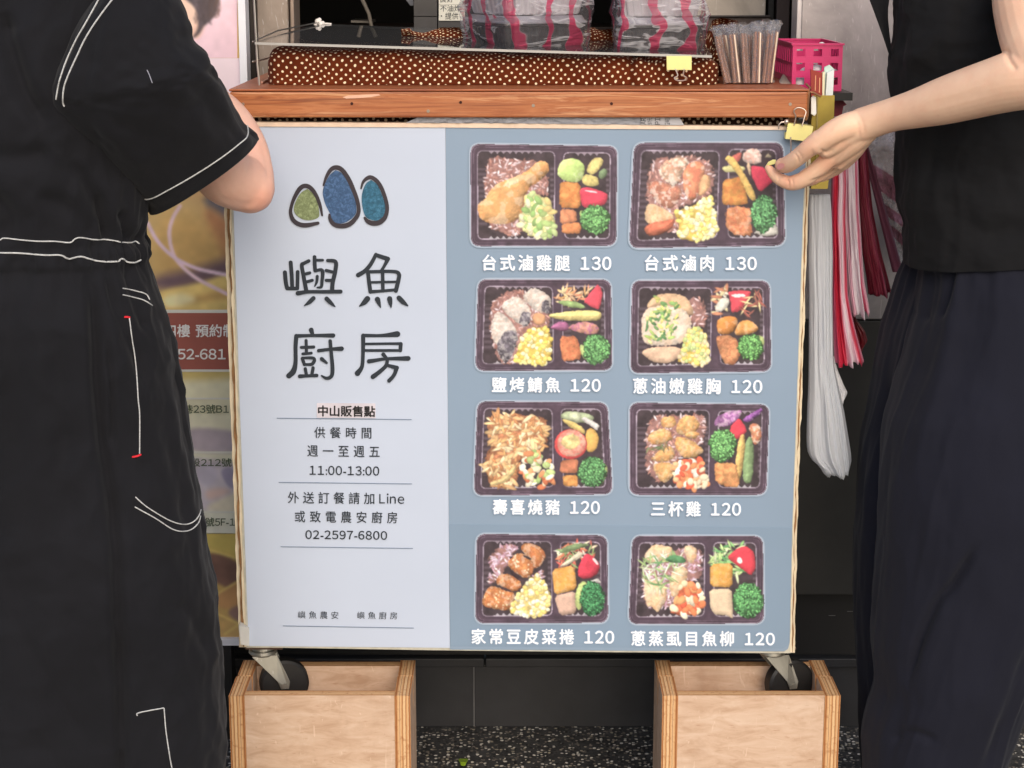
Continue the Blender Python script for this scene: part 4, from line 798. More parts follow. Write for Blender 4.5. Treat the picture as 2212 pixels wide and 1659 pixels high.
# caster: plate, swivel, fork, wheel
M_rub = pm('black_rubber', (24, 23, 23), .55, 0, .3, 40); M_zinc = steel('worn_zinc', (170, 168, 158), .48, .75); M_rust = pm('rusty_plate', (112, 92, 80), .7, .3, .35, 60)
def caster(u, ax, ay, yaw):
    c = P(u, 1405, .045); cr = bpy.data.objects.new('caster', None); COL.objects.link(cr); cr.location = c; setp(cr, cart); cr.empty_display_size = .03
    yc = .045; rw = 56*px(yc); wc = P(ax, ay, yc-.01); d = Vector((math.cos(yaw), math.sin(yaw)*.4, 0)).normalized(); nrm = Vector((-d.y, d.x, 0)); zt = zPl
    m = MB(); m.box((c.x-.024, yc-.024, zt), (c.x+.034, yc+.024, zt+.003)); m.build('plate', M_rust, cr, bev=.0008)
    m = MB(); m.tube([Vector((c.x, yc, zt-a)) for a in (.0002, .0045, .0048, .0070, .0072, .012, .0150)], [.0195, .0205, .0175, .0175, .0215, .0225, .0195], 32); m.build('swivel', M_zinc, cr, True, 30)
    w0 = Vector((wc.x, yc, wc.z))
    for sgn in (-1, 1):
        o = nrm*sgn*.0150; top = Vector((c.x, yc, zt-.0135))
        pts = [top-d*.019+o, top+d*.021+o, w0+d*.008+Vector((0, 0, .006))+o, w0+d*.006-Vector((0, 0, .006))+o, w0-d*.006-Vector((0, 0, .006))+o, w0-d*.012+Vector((0, 0, .008))+o]
        m = MB(); m.prism(pts, nrm*sgn*.0022); m.build('fork', M_zinc, cr, bev=.0007)
    m = MB(); prof = [(-.012, rw*.60), (-.0115, rw*.90), (-.0085, rw), (.0085, rw), (.0115, rw*.90), (.012, rw*.60)]
    m.tube([w0+nrm*a for a, _ in prof], [b for _, b in prof], 44); wh = m.build('wheel', M_rub, cr, True, 35)
    m = MB(); m.tube([w0-nrm*.0190, w0+nrm*.0190], .0044, 12); m.build('axle', M_zinc, wh, True)
    return w0.z-rw
zPl = P(1106, 1404, .02).z
zw = caster(568, 612, 1478, .5); zw2 = caster(1668, 1706, 1478, .7)

# polka-dot cloth: the covered tray on the counter, the curtain under the counter
M_polka = polka('polka_cloth', (92, 36, 10), (240, 222, 186), .0125, .132)
nzc = Noise(11)
def rollmesh():
    m = MB(); x0, x1 = P(573, 150, .08).x, P(1558, 150, .08).x; rows = []; N, K = 260, 44; Y0, Y1 = .072, .36
    us = []
    for i in range(N+1):
        t = i/N; x = x0+(x1-x0)*t; e = min(1, (x-x0)/.026+.02, (x1-x)/.03+.02); rd = math.sqrt(max(1-(1-e)**2, .03))
        u = 573+985*t; top = np.interp(u, [573, 600, 700, 900, 1200, 1400, 1558], [101, 100, 104, 112, 120, 121, 126]); zt = P(u, top, .1).z
        H = (zt-zTop-.001)*(.55+.45*rd); ins = (1-rd)*.05; ring = []
        for k in range(K+1):
            a = math.pi*k/K; e2 = .2; cx = -math.copysign(abs(math.cos(a))**e2, math.cos(a)); sz = abs(math.sin(a))**e2
            y = (Y0+Y1)/2+cx*((Y1-Y0)/2-ins); z = zTop+.0008+H*sz
            cr = nzc.fbm(u/55+3, k/9., 4)*.0045+.004*math.exp(-((u-838-k*1.2)/12)**2)*(k < 26)-.009*math.exp(-((u-1357-k*.9)/9)**2)*(k < 24)-.010*math.exp(-((u-1418+k*1.4)/9)**2)*(5 < k < 24)+.005*math.exp(-((u-1380)/14)**2)+.004*math.exp(-((u-1450)/22)**2)
            nyy = cx*.8; nzz = sz*.5+.1
            bulge = .0035*math.sin(k/K*math.pi)
            ring.append((x, y+nyy*(cr+bulge), z+(nzz*cr if k not in (0, K) else 0)))
        rows.append(ring)
    n = K+1; vs = [p for r in rows for p in r]; fs, uv = [], []; A_ = np.array(rows); AL = np.concatenate([np.zeros((N+1, 1)), np.cumsum(np.linalg.norm(np.diff(A_, axis=1), axis=2), 1)], 1)
    for j in range(N):
        for i in range(K):
            fs.append((j*n+i, j*n+i+1, (j+1)*n+i+1, (j+1)*n+i)); q = []
            for (jj, ii) in ((j, i), (j, i+1), (j+1, i+1), (j+1, i)): q.append(((x1-x0)*jj/N+.0015*math.sin(jj*.2), AL[jj][ii]))
            uv.append(q)
    m.add(vs, fs, 0, uv)
    m.add(rows[0], [list(range(n))], 0, [[(.01*math.cos(i), .05*i/n) for i in range(n)]]); m.add(rows[-1], [list(range(n))], 0, [[(.9+.02*i/n, .05*i/n) for i in range(n)]])
    return m
cl = tag(rollmesh().build('polka_dot_cloth', M_polka, None, True, 180), 'brown polka dot cloth wrapped over the trays on the timber counter', 'cloth')
m = MB(); N = 40; rows = []
for j, v in enumerate((-2, 0, 8, 22, 60, 110)):
    rows.append([(P(u, 240, .30).x+.001*math.sin(u*.3), .30+.02*nzc.at(u/40, j*.7)+.05*math.exp(-((u-1560)/20)**2), P(u, (40 if u > 1530 else 66 if u > 880 else 70)+v+8*nzc.at(u/18, 3.), .33).z) for u in np.linspace(870, 1590, 90)])
m.grid(rows, uvw=(.55, .12)); m.build('rear_fold', M_polka, cl, True, 180)
m = MB(); rows = []     # loose corner standing up behind the chopsticks
for j in range(9):
    t = j/8; rows.append([P(1538+48*a+6*math.sin(6*t+a*3)-14*t*(1-a), 46+12*abs(a-.35)*2+t*120+5*math.sin(a*9), .27-.05*math.sin(3.1*a)*(1-t)+.02*math.sin(7*t)) for a in np.linspace(0, 1, 16)])
m.grid(rows, uvw=(.05, .12)); m.build('raised_corner', M_polka, cl, True, 180)
m = MB(); rows = []
for j in range(3): rows.append([(x, .031+.004*math.sin(x*70), zFb-.001-(.05*j)) for x in np.linspace(xL+.03, xR-.02, 200)])
m.grid(rows, uvw=(.85, .1)); tag(m.build('curtain', polka('shaded_polka_curtain', (40, 20, 12), (190, 170, 150)), None, True, 180), 'polka dot curtain coloured dark for shade in the gap under the timber counter', 'curtain')  # same cloth as on the trays, colours darkened to stand for the gap's shade
# plastic sheet and printed paper squeezed into the gap
m = MB(); rows = []
trim = lambda u: np.interp(u, [500, 1100, 1742], [263.5, 266.5, 274])
for j in range(6): rows.append([P(u, 253.5+(trim(u)-253.8)*j/5, -.004+.003*nzc.at(u/9, j*.9)) for u in np.linspace(902-5*j, 1384, 120)])
m.grid(rows)
tag(m.build('plastic_sheet', clear('grey_plastic', tint=.5, haze=.6, hcol=(.5, .5, .54), bs=160, ior=1.45), None, True, 180), 'crumpled grey plastic sheet squeezed under the timber counter', 'plastic sheet')
m = MB(); m.prism([P(1385,254,-.004), P(1468,254,-.004), P(1478,270.3,-.004), P(1385,269.5,-.004)], (0, .0006, 0)); nw = m.build('printed_paper', pm('newsprint', (176, 174, 176), .85), None)
tag(nw, 'strip of printed newspaper tucked under the timber counter', 'newspaper')
m = MB()
for t, a, b in (('AR', 1385, 1395), ('97元', 1399, 1409), ('PI', 1415, 1426), ('240', 1436, 1447)): text_px(m, t, a, 255, b, 269, -.0046, rot=True)
m.build('print', M_ink, nw)

# clear acrylic sheet over the trays
FL, FR, BR, BL = P(550, 91, .045), P(1538, 119.5, .045), P(1515, 86, .34), P(686, 51, .62)
M_acr = clear('acrylic', (.93, .95, .95), 1.49, .93, .03, (.7, .72, .72), 0, 0, .02); M_acredge = pm('acrylic_edge', (176, 174, 168), .25, 0, .08)
def sheetpt(a, b): return FL*(1-a)*(1-b)+FR*a*(1-b)+BR*a*b+BL*(1-a)*b
m = MB(); n = 12; rows = [[sheetpt(a, b)+Vector((0, 0, -.0018*math.sin(math.pi*a)*0)) for a in np.linspace(0, 1, n)] for b in np.linspace(0, 1, n)]
m.grid(rows)
ac = root('acrylic_sheet', FL, 'clear acrylic sheet lying tilted over the polka dot cloth', 'acrylic sheet'); m.build('pane', M_acr, ac)
m = MB(); dz = Vector((0, 0, -.0036))
for a, b in ((FL, FR), (FR, BR), (FL, BL), (BL, BR)): m.add([a, b, b+dz, a+dz], [(0, 1, 2, 3)]); m.add([a+Vector((0,0,.0002)), b+Vector((0,0,.0002)), b+Vector((0,.0012,.0002)), a+Vector((0,.0012,.0002))], [(0,1,2,3)])
m.build('edge', M_acredge, ac)
# wire stand beside it
wr = root('wire_stand', P(556, 164, .05), 'thin chrome wire stand at the left end of the counter', 'wire stand')
M_wire = pm('chrome_wire', (190, 186, 180), .3, .85)
m = MB(); m.tube([P(546,-60,.05), P(549,0,.05), P(552,60,.05), P(556,140,.05), P(559,168,.05), P(560,184,.05)], .0016, 8); m.build('upright', M_wire, wr, True)
m = MB(); m.tube([P(546,133,.05), P(562,130,.08), P(590,122,.16)], .0014, 8, ball=True); m.build('crossbar', M_wire, wr, True)
m = MB(); m.tube([P(546,90,.05), P(600,66,.3), P(690,48,.6)], .0012, 8, ball=True); m.build('rail', M_wire, wr, True)
m = MB()
for p, r_ in (((687,47),.006), ((692,52),.0055), ((683,54),.005), ((690,43),.004), ((697,50),.004)): m.blob(P(*p, .6), r_, 10)
m.tube([P(692,51,.6), P(706,51,.6), P(716,52,.6)], .0016, 6)
tag(m.build('twist_tie', pm('white_tie', (232, 226, 220), .6), None, True), 'small white plastic twist tie at the back corner of the acrylic sheet', 'twist tie')
tb = MB(); tb.box((xL+.03, .10, zTop+.0005), (P(573,150,.1).x-.004, .3, zTop+.004)); tag(tb.build('clear_mat', pm('reddish_mat', (176, 130, 110), .4), None, bev=.001), 'reddish plastic mat at the left end of the counter', 'mat')

# binder clips
M_clip = pm('pale_yellow_enamel', (236, 226, 146), .4, 0, .05); M_clipw = pm('clip_wire', (206, 190, 176), .3, .8)
def clip(label, face, y, depth, loop, lever, grp='pale yellow binder clips'):
    r = root('binder_clip', P(*face[0], y), label, 'binder clip', grp); F4 = [P(u, v, y) for u, v in face]; up = (F4[0]+F4[1]-F4[2]-F4[3])/2
    e = Vector((0, depth, 0)); m = MB(); nrm = Vector((0, -.0008, 0)); tl, tr, brr, bll = F4
    m.prism([tl, tr, brr, bll], (0, .0007, 0)); m.prism([tl+e, tr+e, brr+e*.25, bll+e*.25], (0, -.0007, 0)); m.prism([tl, tr, tr+e, tl+e], (0, 0, .0007))
    m.build('clip_body', M_clip, r, bev=.0002)
    m = MB(); m.tube([P(u, v, y-.001-.0002*i) for i, (u, v) in enumerate([q[:2] for q in smoothpath(loop, 5)])], .0010, 8, ball=True); m.build('wire_arm', M_clipw, r, True)
    if lever: m = MB(); m.tube([P(u, v, y-.0016) for u, v in lever], .0010, 8, ball=True); m.build('wire_arm', M_clipw, r, True)
    return r
clip('pale yellow binder clip biting the top right corner of the menu board', [(1702,267),(1757,274.5),(1750,306),(1696,300)], -.0155, .030, [(1715.5,270),(1719,252),(1715,240),(1722,233),(1733,234),(1741,241),(1738,253),(1733,272)], [(1708,297),(1709,330)])
clip('pale yellow binder clip hanging upside down on the acrylic sheet', [(1494,151),(1441,151),(1440,121),(1494,121)], .040, .012, [(1459,150),(1464,163),(1457,168),(1461,173),(1472,174.5),(1482,172),(1483,168),(1476,162),(1478,150)], None)
m = MB(); m.tube([P(u, v, -.015) for u, v in ((1682,277),(1683,269),(1688,264),(1697,263),(1702,264))], .0011, 8, ball=True); m.blob(P(1699,263,-.015), .004, 10)
tag(m.build('wire_hook', M_clipw, None, True), 'small curved wire hook left of the clip on the menu board', 'hook')

# two striped carrier bags with black lunch boxes inside
def stripebag(name, alpha=.42, wcol=(.78, .77, .80), rcol=(.58, .08, .16), n_str=11.0, wob=.4, duty=.27, bs=45, rough=.28):
    n = NT(name); tc = n.n('ShaderNodeTexCoord'); sp = n.n('ShaderNodeSeparateXYZ'); n.l(tc.outputs['UV'], sp.inputs[0])
    nz_ = n.noise(tc.outputs['Object'], 14, 2); u = n.math('ADD', n.math('MULTIPLY', sp.outputs[0], n_str), n.math('MULTIPLY', n.math('SUBTRACT', nz_, .5), wob*4))
    fr = n.math('FRACT', u); st = n.ramp(fr, [(duty*.85, (1, 1, 1)), (duty, (0, 0, 0)), (.97, (0, 0, 0)), (1, (1, 1, 1))])
    n.base(n.mix(st, wcol, rcol), rough, 0, .6)
    h = n.math('MAXIMUM', n.noise(n.coord('Object', (.28, .28, 1.5), (.25, .35, 0)), bs, 2, .45, .9), n.noise(n.coord('Object', (.3, .3, 1.3), (-.5, -.4, .3)), bs*1.3, 2, .45, .8)); n.bump(h, 1.0, .006)
    tr = n.n('ShaderNodeBsdfTransparent'); tr.inputs[0].default_value = (.95, .95, .96, 1); tl = n.n('ShaderNodeBsdfTranslucent'); n.l(n.mix(st, wcol, rcol), tl.inputs[0])
    m1 = n.n('ShaderNodeMixShader'); m1.inputs[0].default_value = .4; n.l(n.b.outputs[0], m1.inputs[1]); n.l(tl.outputs[0], m1.inputs[2])
    crease_glint = n.ramp(h, [(.57, (0, 0, 0)), (.62, (.65, .65, .65)), (.69, (.1, .1, .1)), (.75, (.5, .5, .5))]); al = n.math('ADD', n.mix(st, (alpha,)*3, (min(alpha+.5, .95),)*3), n.math('MULTIPLY', crease_glint, .75))  # film made more opaque along creases to stand in for highlights
    m2 = n.n('ShaderNodeMixShader'); n.l(n.math('MINIMUM', al, .97), m2.inputs[0]); n.l(tr.outputs[0], m2.inputs[1]); n.l(m1.outputs[0], m2.inputs[2]); n.l(m2.outputs[0], n.out.inputs[0]); return n.m
M_bag = stripebag('striped_bag', .1, (.86, .84, .87))
M_lid = pm('black_plastic', (30, 30, 33), .3, 0, .15, 30); M_cl = clear('clear_lid', tint=.8, haze=.12, ior=1.45, hcol=(.8, .8, .82))
def plan(A, B, Cc):  # corner, right corner, left corner in plan
    return A, B, B+Cc-A, Cc
def bag(label, A, B, Cc, zb, seed, lab2, knot):
    nz_ = Noise(seed); q = plan(A, B, Cc); cen = (q[0]+q[2])/2; rt = root('carrier_bag', (cen.x, cen.y, zb), label, 'carrier bag', 'red striped carrier bags on the counter'); rows = []
    hs = [0, .003, .012, .03, .05, .058, .066, .085, .105, .125, .145, .165, .18, .195]; sc = [.90, .97, 1.0, 1.02, 1.03, 1.07, 1.03, 1.0, .97, .90, .74, .5, .28, .14]
    for h, k in zip(hs, sc):
        ring = []
        for i in range(120):
            t = i/120*4; s_ = int(t); f = t-s_; a, b = q[s_ % 4], q[(s_+1) % 4]; p = a+(b-a)*f; dv = p-cen
            cr = 1-.10*max(0, 1-min(f, 1-f)/.12)**2     # rounded corners
            w_ = nz_.fbm(i/9., h*45, 3)*.045*(.4+min(h*10, 1))+.012*nz_.at(i/2.6, h*14)
            ring.append(Vector((cen.x+dv.x*k*(cr+w_), cen.y+dv.y*k*(cr+w_), zb+.0004+h+(.004*nz_.at(i/4., h*30) if h > .01 else 0))))
        rows.append(ring)
    m = MB(); m.grid(rows, closed=True, cap=True); m.build('bag_skin', M_bag, rt, True, 180)
    m = MB(); tp = Vector((cen.x, cen.y, zb+.19))
    m.tube([tp, tp+Vector((.004, 0, .02)), tp+Vector((.02, 0, .045))], [.012, .008, .02], 10); m.tube([tp, tp+Vector((-.006, 0, .02)), tp+Vector((-.028, .004, .04))], [.012, .007, .018], 10); m.build('knot', M_bag, rt, True, 180)
    # the lunch boxes inside
    for lv in range(2):
        lr = root('lunch_box', (cen.x, cen.y, zb+.002+lv*.052), lab2[lv], 'lunch box', 'lunch boxes in the carrier bags'); rows = []
        for h, k in ((0, .80), (.002, .82), (.034, .91), (.036, .95), (.039, .95)):
            ring = []
            for i in range(160):
                t = i/160*4; s_ = int(t); f = t-s_; a, b = q[s_ % 4], q[(s_+1) % 4]; p = a+(b-a)*f; dv = p-cen; c_ = 1-.08*max(0, 1-min(f, 1-f)/.1)**2
                rib = 1-(.014 if (i % 4) < 2 and .001 < h < .035 else 0); ring.append(Vector((cen.x+dv.x*k*c_*rib, cen.y+dv.y*k*c_*rib, zb+.002+lv*.052+h)))
            rows.append(ring)
        m = MB(); m.grid(rows, closed=True, cap=True); m.build('tray', M_lid if lv == 0 else pm('grey_plastic_tray', (178, 174, 178), .35), lr, False)
        rows = []
        for h, k in ((.0392, .955), (.041, .955), (.044, .9), (.0505, .86)):
            ring = []
            for i in range(80):
                t = i/80*4; s_ = int(t); f = t-s_; a, b = q[s_ % 4], q[(s_+1) % 4]; p = a+(b-a)*f; dv = p-cen; c_ = 1-.08*max(0, 1-min(f, 1-f)/.1)**2; ring.append(Vector((cen.x+dv.x*k*c_, cen.y+dv.y*k*c_, zb+.002+lv*.052+h)))
            rows.append(ring)
        m = MB(); m.grid(rows, closed=True); m.add(rows[-1], [list(range(80))]); m.build('lid', M_cl if lv else pm('smoked_lid', (140, 138, 144), .2), lr, True, 40)
    return rt
A = P(1100,110,.10); B = P(1285,106,.19); Cc = P(990,94,.26)
bag('left red striped carrier bag standing on the acrylic sheet', Vector((A.x,A.y,0)), Vector((B.x,B.y,0)), Vector((Cc.x,Cc.y,0)), A.z-.002, 21, ('black lunch box at the bottom of the left carrier bag', 'pale grey lunch box with clear lid on top in the left carrier bag'), None)
A = P(1330,113,.10); B = P(1525,110,.13); Cc = P(1322,94,.25)
bag('right red striped carrier bag on the acrylic sheet near the chopsticks', Vector((A.x,A.y,0)), Vector((B.x,B.y,0)), Vector((Cc.x,Cc.y,0)), A.z-.002, 33, ('black lunch box at the bottom of the right carrier bag', 'pale grey lunch box with clear lid on top in the right carrier bag'), None)

# wrapped chopsticks standing in a bundle
M_chop = wood('chopstick_wood', [(90, 48, 22), (138, 82, 44), (172, 114, 68), (206, 152, 104)], (160, 160, 3), .5); M_wrap = clear('cellophane', tint=.97, haze=.05, ior=1.27, hcol=(.95, .86, .82), bs=220, bd=.003, rough=.12)
def packet():
    r = root('wrapped_chopsticks', (0, 0, 0), '', 'chopsticks', 'wrapped chopsticks in the upright bundle')
    for s_ in (-1, 1):
        m = MB(); m.tube([Vector((s_*.0033, 0, .0)), Vector((s_*.0031, 0, .06)), Vector((s_*.0025, 0, .150))], [.0030, .0029, .0021], 8, flat=1); m.build('chopstick', M_chop, r, True)
    m = MB(); m.box((-.0052, .0033, .0), (-.0030, .0036, .146)); m.build('paper_sleeve', pm('sleeve_paper', (220, 196, 172), .7), r)
    nz_ = Noise(5); rows = []
    for h in np.linspace(-.001, .180, 26):
        k = max(0, (h-.145)/.035); wd = .0072+.0030*k; th = .0038*(1-.8*min(k, 1)); rows.append([Vector((wd*math.cos(a)+.0035*k*nz_.at(a*2, h*160), th*math.sin(a)+.006*k*nz_.at(a*3+9, h*150), h+.006*k*nz_.at(a*2+3, 2.))) for a in np.linspace(0, 2*math.pi, 17)[:-1]])
    m = MB(); m.grid(rows, closed=True); m.build('wrapper', M_wrap, r, True, 180); return r
pk0 = packet(); zc_ = P(1600, 184, .10).z
def copy_tree(o):
    c = o.copy(); COL.objects.link(c)
    for ch in o.children:
        d = ch.copy(); COL.objects.link(d); d.parent = c; d.matrix_parent_inverse = Matrix.Identity(4)
    return c
for ch in pk0.children: ch.matrix_parent_inverse = Matrix.Identity(4)
spec = []
ords = ['leftmost', 'second', 'third', 'fourth', 'fifth', 'sixth', 'seventh', 'eighth', 'ninth', 'tenth', 'eleventh', 'twelfth', 'thirteenth', 'rightmost']
rb = random.Random(4); NP = 14
for i in range(NP):
    t = i/(NP-1); ub = 1574+84*t+rb.uniform(-2, 2); ut = 1553+120*t+rb.uniform(-3, 3); vt = 82-10*t+rb.uniform(-4, 6)
    yb = .092+.016*(i % 3); a, b = P(ub, 183.5, yb), P(ut, vt, yb+.02)
    spec.append((a, b))
for i, (a, b) in enumerate(spec):
    o = pk0 if i == 0 else copy_tree(pk0); d = b-a; sc = d.length/.150; z = d.normalized(); o.rotation_euler = z.to_track_quat('Z', 'Y').to_euler(); o.location = Vector((a.x, a.y, zTop+.002)); o.scale = (1, 1, sc); o.rotation_euler.rotate_axis('Z', rb.choice((0, math.pi))+rb.uniform(-.7, .7))
    o['label'] = ('%s wrapped pair of brown chopsticks in the upright bundle' if i in (0, NP-1) else '%s wrapped pair of brown chopsticks from the left in the upright bundle') % ords[i]

# pink plastic basket on the cart's side shelf
yb0, yb1 = .10, .29; zr = P(1713, 98, yb0).z; zbm = P(1815, 197, yb0).z; x0, x1 = P(1713, 98, yb0).x, P(1821, 100, yb0).x
M_pink = pm('pink_plastic', (200, 32, 102), .38, 0, .06); bk = root('plastic_basket', ((x0+x1)/2, .19, zbm), 'bright pink plastic basket with square holes at the right end of the counter', 'basket')
def lattice(pA, pB, h0, h1, cols, rowsz, th):
    """wall with square openings between pA and pB (plan), heights h0..h1"""
    m = MB(); d = pB-pA; L = d.length; d.normalize(); nn = Vector((-d.y, d.x, 0))*th
    def bar(a0, a1, z0, z1, o=0):
        m.prism([pA+d*a0+Vector((0,0,z0)), pA+d*a1+Vector((0,0,z0)), pA+d*a1+Vector((0,0,z1)), pA+d*a0+Vector((0,0,z1))], nn)
    H = h1-h0; e = [0]
    for a, b in cols: e += [a*L, b*L]
    e.append(L); f = [h0]
    for a, b in rowsz: f += [h0+a*H, h0+b*H]
    f.append(h1)
    for k in range(0, len(f), 2): bar(0, L, f[k], f[k+1])
    for k in range(1, len(f)-1, 2):
        for j in range(0, len(e), 2): bar(e[j], e[j+1], f[k]+.00005, f[k+1]-.00005)
    return m
c3 = [(.08, .25), (.42, .59), (.76, .92)]; r3 = [(.14, .30), (.45, .62), (.76, .92)]; sl_ = [(k/9+.02, k/9+.07) for k in range(9)]
V3 = lambda x, y: Vector((x, y, 0))
lattice(V3(x0, yb0), V3(x1, yb0), zbm, zr, c3, r3, .002).build('front_wall', M_pink, bk)
lattice(V3(x0, yb1), V3(x1, yb1), zbm, zr, c3, r3, .002).build('back_wall', M_pink, bk)
lattice(V3(x0, yb0+.0022), V3(x0, yb1-.0002), zbm, zr, sl_, [(.3, .55), (.62, .93)], -.002).build('side_wall', M_pink, bk)
lattice(V3(x1, yb0+.0022), V3(x1, yb1-.0002), zbm, zr, sl_, [(.3, .55), (.62, .93)], .002).build('side_wall', M_pink, bk)
m = MB(); m.box((x0+.0022, yb0+.0024, zbm), (x1-.0022, yb1-.0004, zbm+.002)); m.build('bottom', M_pink, bk)
m = MB()
for a, b in (((x0-.002, yb0-.002, zr+.0001), (x1+.002, yb0+.003, zr+.003)), ((x0-.002, yb1-.001, zr+.0001), (x1+.002, yb1+.004, zr+.003)), ((x0-.002, yb0+.0031, zr+.0001), (x0+.003, yb1-.0011, zr+.003)), ((x1-.003, yb0+.0031, zr+.0001), (x1+.002, yb1-.0011, zr+.003))): m.box(a, b)
m.build('rim', M_pink, bk)
m = MB(); m.box((xR+.0005, .07, zbm-.012), (x1+.012, .33, zbm-.0005)); m.build('side_shelf', M_black, cart)
m = MB(); nz_ = Noise(8)
for k in range(7): m.blob((x0+.015+.008*k, yb0+.02+.02*(k % 3), zbm+.012+.006*(k % 4)), (.012, .012, .009), 10)
tag(m.build('crumpled_tissue', pm('tissue', (222, 216, 220), .9), None, True), 'crumpled white tissue inside the pink basket', 'tissue')
m = MB(); m.blob(P(1775, 99, .14), .006, 12); tag(m.build('white_ball', pm('white_plastic', (226, 222, 220), .4), None, True), 'small round white cap at the rim of the pink basket', 'cap')
m = MB(); rows = []      # beige cloth slumped on the counter end
for j in range(8): rows.append([P(1665+70*a+8*j*(1-a)*0, 183-(7-j)*3.6*math.sin(math.pi*min(1, a*.9+.1))**.7*(.6+.4*nz_.at(a*5, 1.))-.0, .10+.012*(7-j)) for a in np.linspace(0, 1, 30)])
m.grid(rows); tag(m.build('beige_rag', fabric('beige_cloth', (170, 146, 128)), None, True, 180), 'crumpled beige rag between the chopsticks and the pink basket', 'rag')

# brass card holder with cards, at the cart's right side
hy = .03; hd = root('card_holder', P(1779, 407, hy), 'olive brass card holder hung on the right end of the stall', 'card holder'); M_brass = pm('olive_brass', (160, 142, 66), .35, .55, .15, 40)
q = [P(1757,206,hy), P(1803,206,hy), P(1800,300,hy), P(1788,408,hy), P(1752,408,hy), P(1750,300,hy)]
m = MB(); m.prism(q, (0, .0012, 0)); m.build('front_face', M_brass, hd); m = MB(); m.prism([Vector(p)+Vector((0, .030, 0)) for p in q], (0, .0012, 0)); m.build('back_face', M_brass, hd)
m = MB(); m.prism([q[0]+Vector((0,.0014,0)), q[5]+Vector((0,.0014,0)), q[4]+Vector((0,.0014,0)), q[4]+Vector((.001,.0014,0)), q[5]+Vector((.001,.0014,0)), q[0]+Vector((.001,.0014,0))], (0, .0282, 0)); m.prism([q[1]+Vector((0,.0014,0)), q[2]+Vector((0,.0014,0)), q[3]+Vector((0,.0014,0)), q[3]-Vector((.001,-.0014,0)), q[2]-Vector((.001,-.0014,0)), q[1]-Vector((.001,-.0014,0))], (0, .0282, 0)); m.build('side', M_brass, hd)
m = MB(); m.tube([P(1766,206,hy-.0015), P(1765,260,hy-.0015), P(1763,400,hy-.0015)], .0012, 8); m.build('bead', pm('pale_brass', (206, 186, 120), .3, .6), hd, True)
def leaf(name, pts, y, th, mat, label, cat='card'):
    m = MB(); m.prism([P(u, v, y) for u, v in pts], (0, th, 0)); return tag(m.build(name, mat, None), label, cat)
lf = leaf('red_card', [(1751,150),(1779,158),(1779,240),(1753,240)], .036, .004, pm('red_card', (150, 40, 26), .5, 0, .1), 'red printed card stack standing in the brass card holder')
m = MB(); m.flat([P(u, v, .0355) for u, v in ((1761,163),(1763,163),(1762,196),(1760,196))]); m.flat([P(u, v, .0355) for u, v in ((1770,168),(1772,168),(1771,200),(1769,200))]); m.build('print', pm('print_orange', (226, 160, 120), .6), lf)
leaf('cream_card', [(1777,158),(1782,154),(1780,240),(1776,240)], .034, .012, pm('cream_card2', (236, 226, 190), .6), 'thin cream card between the red cards and the white booklet')
bk_ = root('booklet', P(1790,206,.045), 'white booklet with pale green cover in the brass card holder', 'booklet')
m = MB(); m.prism([P(1787,157,.042), P(1802,150,.042), P(1797,240,.042), P(1781,240,.042)], (0, .008, 0)); m.build('pages', pm('white_pages', (226, 232, 232), .7), bk_)
m = MB(); m.prism([P(1781,145,.0505), P(1792,140,.0505), P(1802,149,.0505), P(1798,240,.0505), P(1780,240,.0505)], (0, .004, 0)); m.build('cover', pm('pale_green', (190, 212, 200), .6), bk_)
m = MB(); m.prism([P(1752,212,.02), P(1756,207,.02), P(1763,210,.02), P(1764,246,.02), P(1759,251,.02), P(1752,246,.02)], (0, .004, 0)); tag(m.build('white_tag', pm('tag_white', (236, 234, 228), .5), None, bev=.0008), 'narrow white tag hanging beside the brass card holder', 'tag')
m = MB(); m.tube([P(1742,182,.02), P(1750,190,.015), P(1746,198,.012), P(1757,200,.012), P(1772,208,.014)], .0018, 8, ball=True); m.tube([P(1747,196,.01), P(1745,225,.008), P(1744,250,.006), P(1741,258,.006)], .0022, 8, ball=True)
tag(m.build('twisted_wire', pm('rusty_wire', (146, 104, 74), .55, .4, .3, 90), None, True), 'rusty twisted wire wrapped on the right corner of the timber counter', 'wire')

# bunches of carrier bags hanging at the right end of the cart
def pleat(levels, y0, dep, folds, seed, amp=.35, n=150, m_=70, fine=.10):
    """hanging pleated bunch; levels (v, uL, uR)"""
    nz_ = Noise(seed); v = np.array([l[0] for l in levels], float); vs = np.linspace(v[0], v[-1], m_); uL = np.interp(vs, v, [l[1] for l in levels]); uR = np.interp(vs, v, [l[2] for l in levels])
    ker = np.ones(5)/5; sm = lambda a: np.convolve(np.pad(a, 2, mode='edge'), ker, 'valid'); uL, uR = sm(uL), sm(uR); rows = []
    for j in range(m_):
        ring = []; k = 1+.06*nz_.at(j/6., 5.)
        for i in range(n):
            a = 2*math.pi*i/n; pl = (1.5*nz_.fbm(i/n*64*folds/9, j/34., 3)+.5*math.sin(a*folds+3*nz_.at(i/11., j/25.)))*amp*(.45+.55*abs(math.sin(a)))+fine*nz_.at(i/2.3, j/9.)
            fade = .35+.65*j/m_; c = math.cos(a); u = (uL[j]+uR[j])/2+(uR[j]-uL[j])/2*c*(1+.03*pl); y = y0+dep*fade*(math.sin(a)*(1+pl)+.12*pl)
            dv = (5*nz_.at(i/3., 2.)+3*math.sin(a*folds)) if j > m_-3 else 0
            p = P(u, vs[j]+dv, y0); ring.append(Vector((p.x, y, p.z)))
        rows.append(ring)
    m = MB(); m.grid(rows, closed=True, cap=True, uvw=(1, 1)); return m
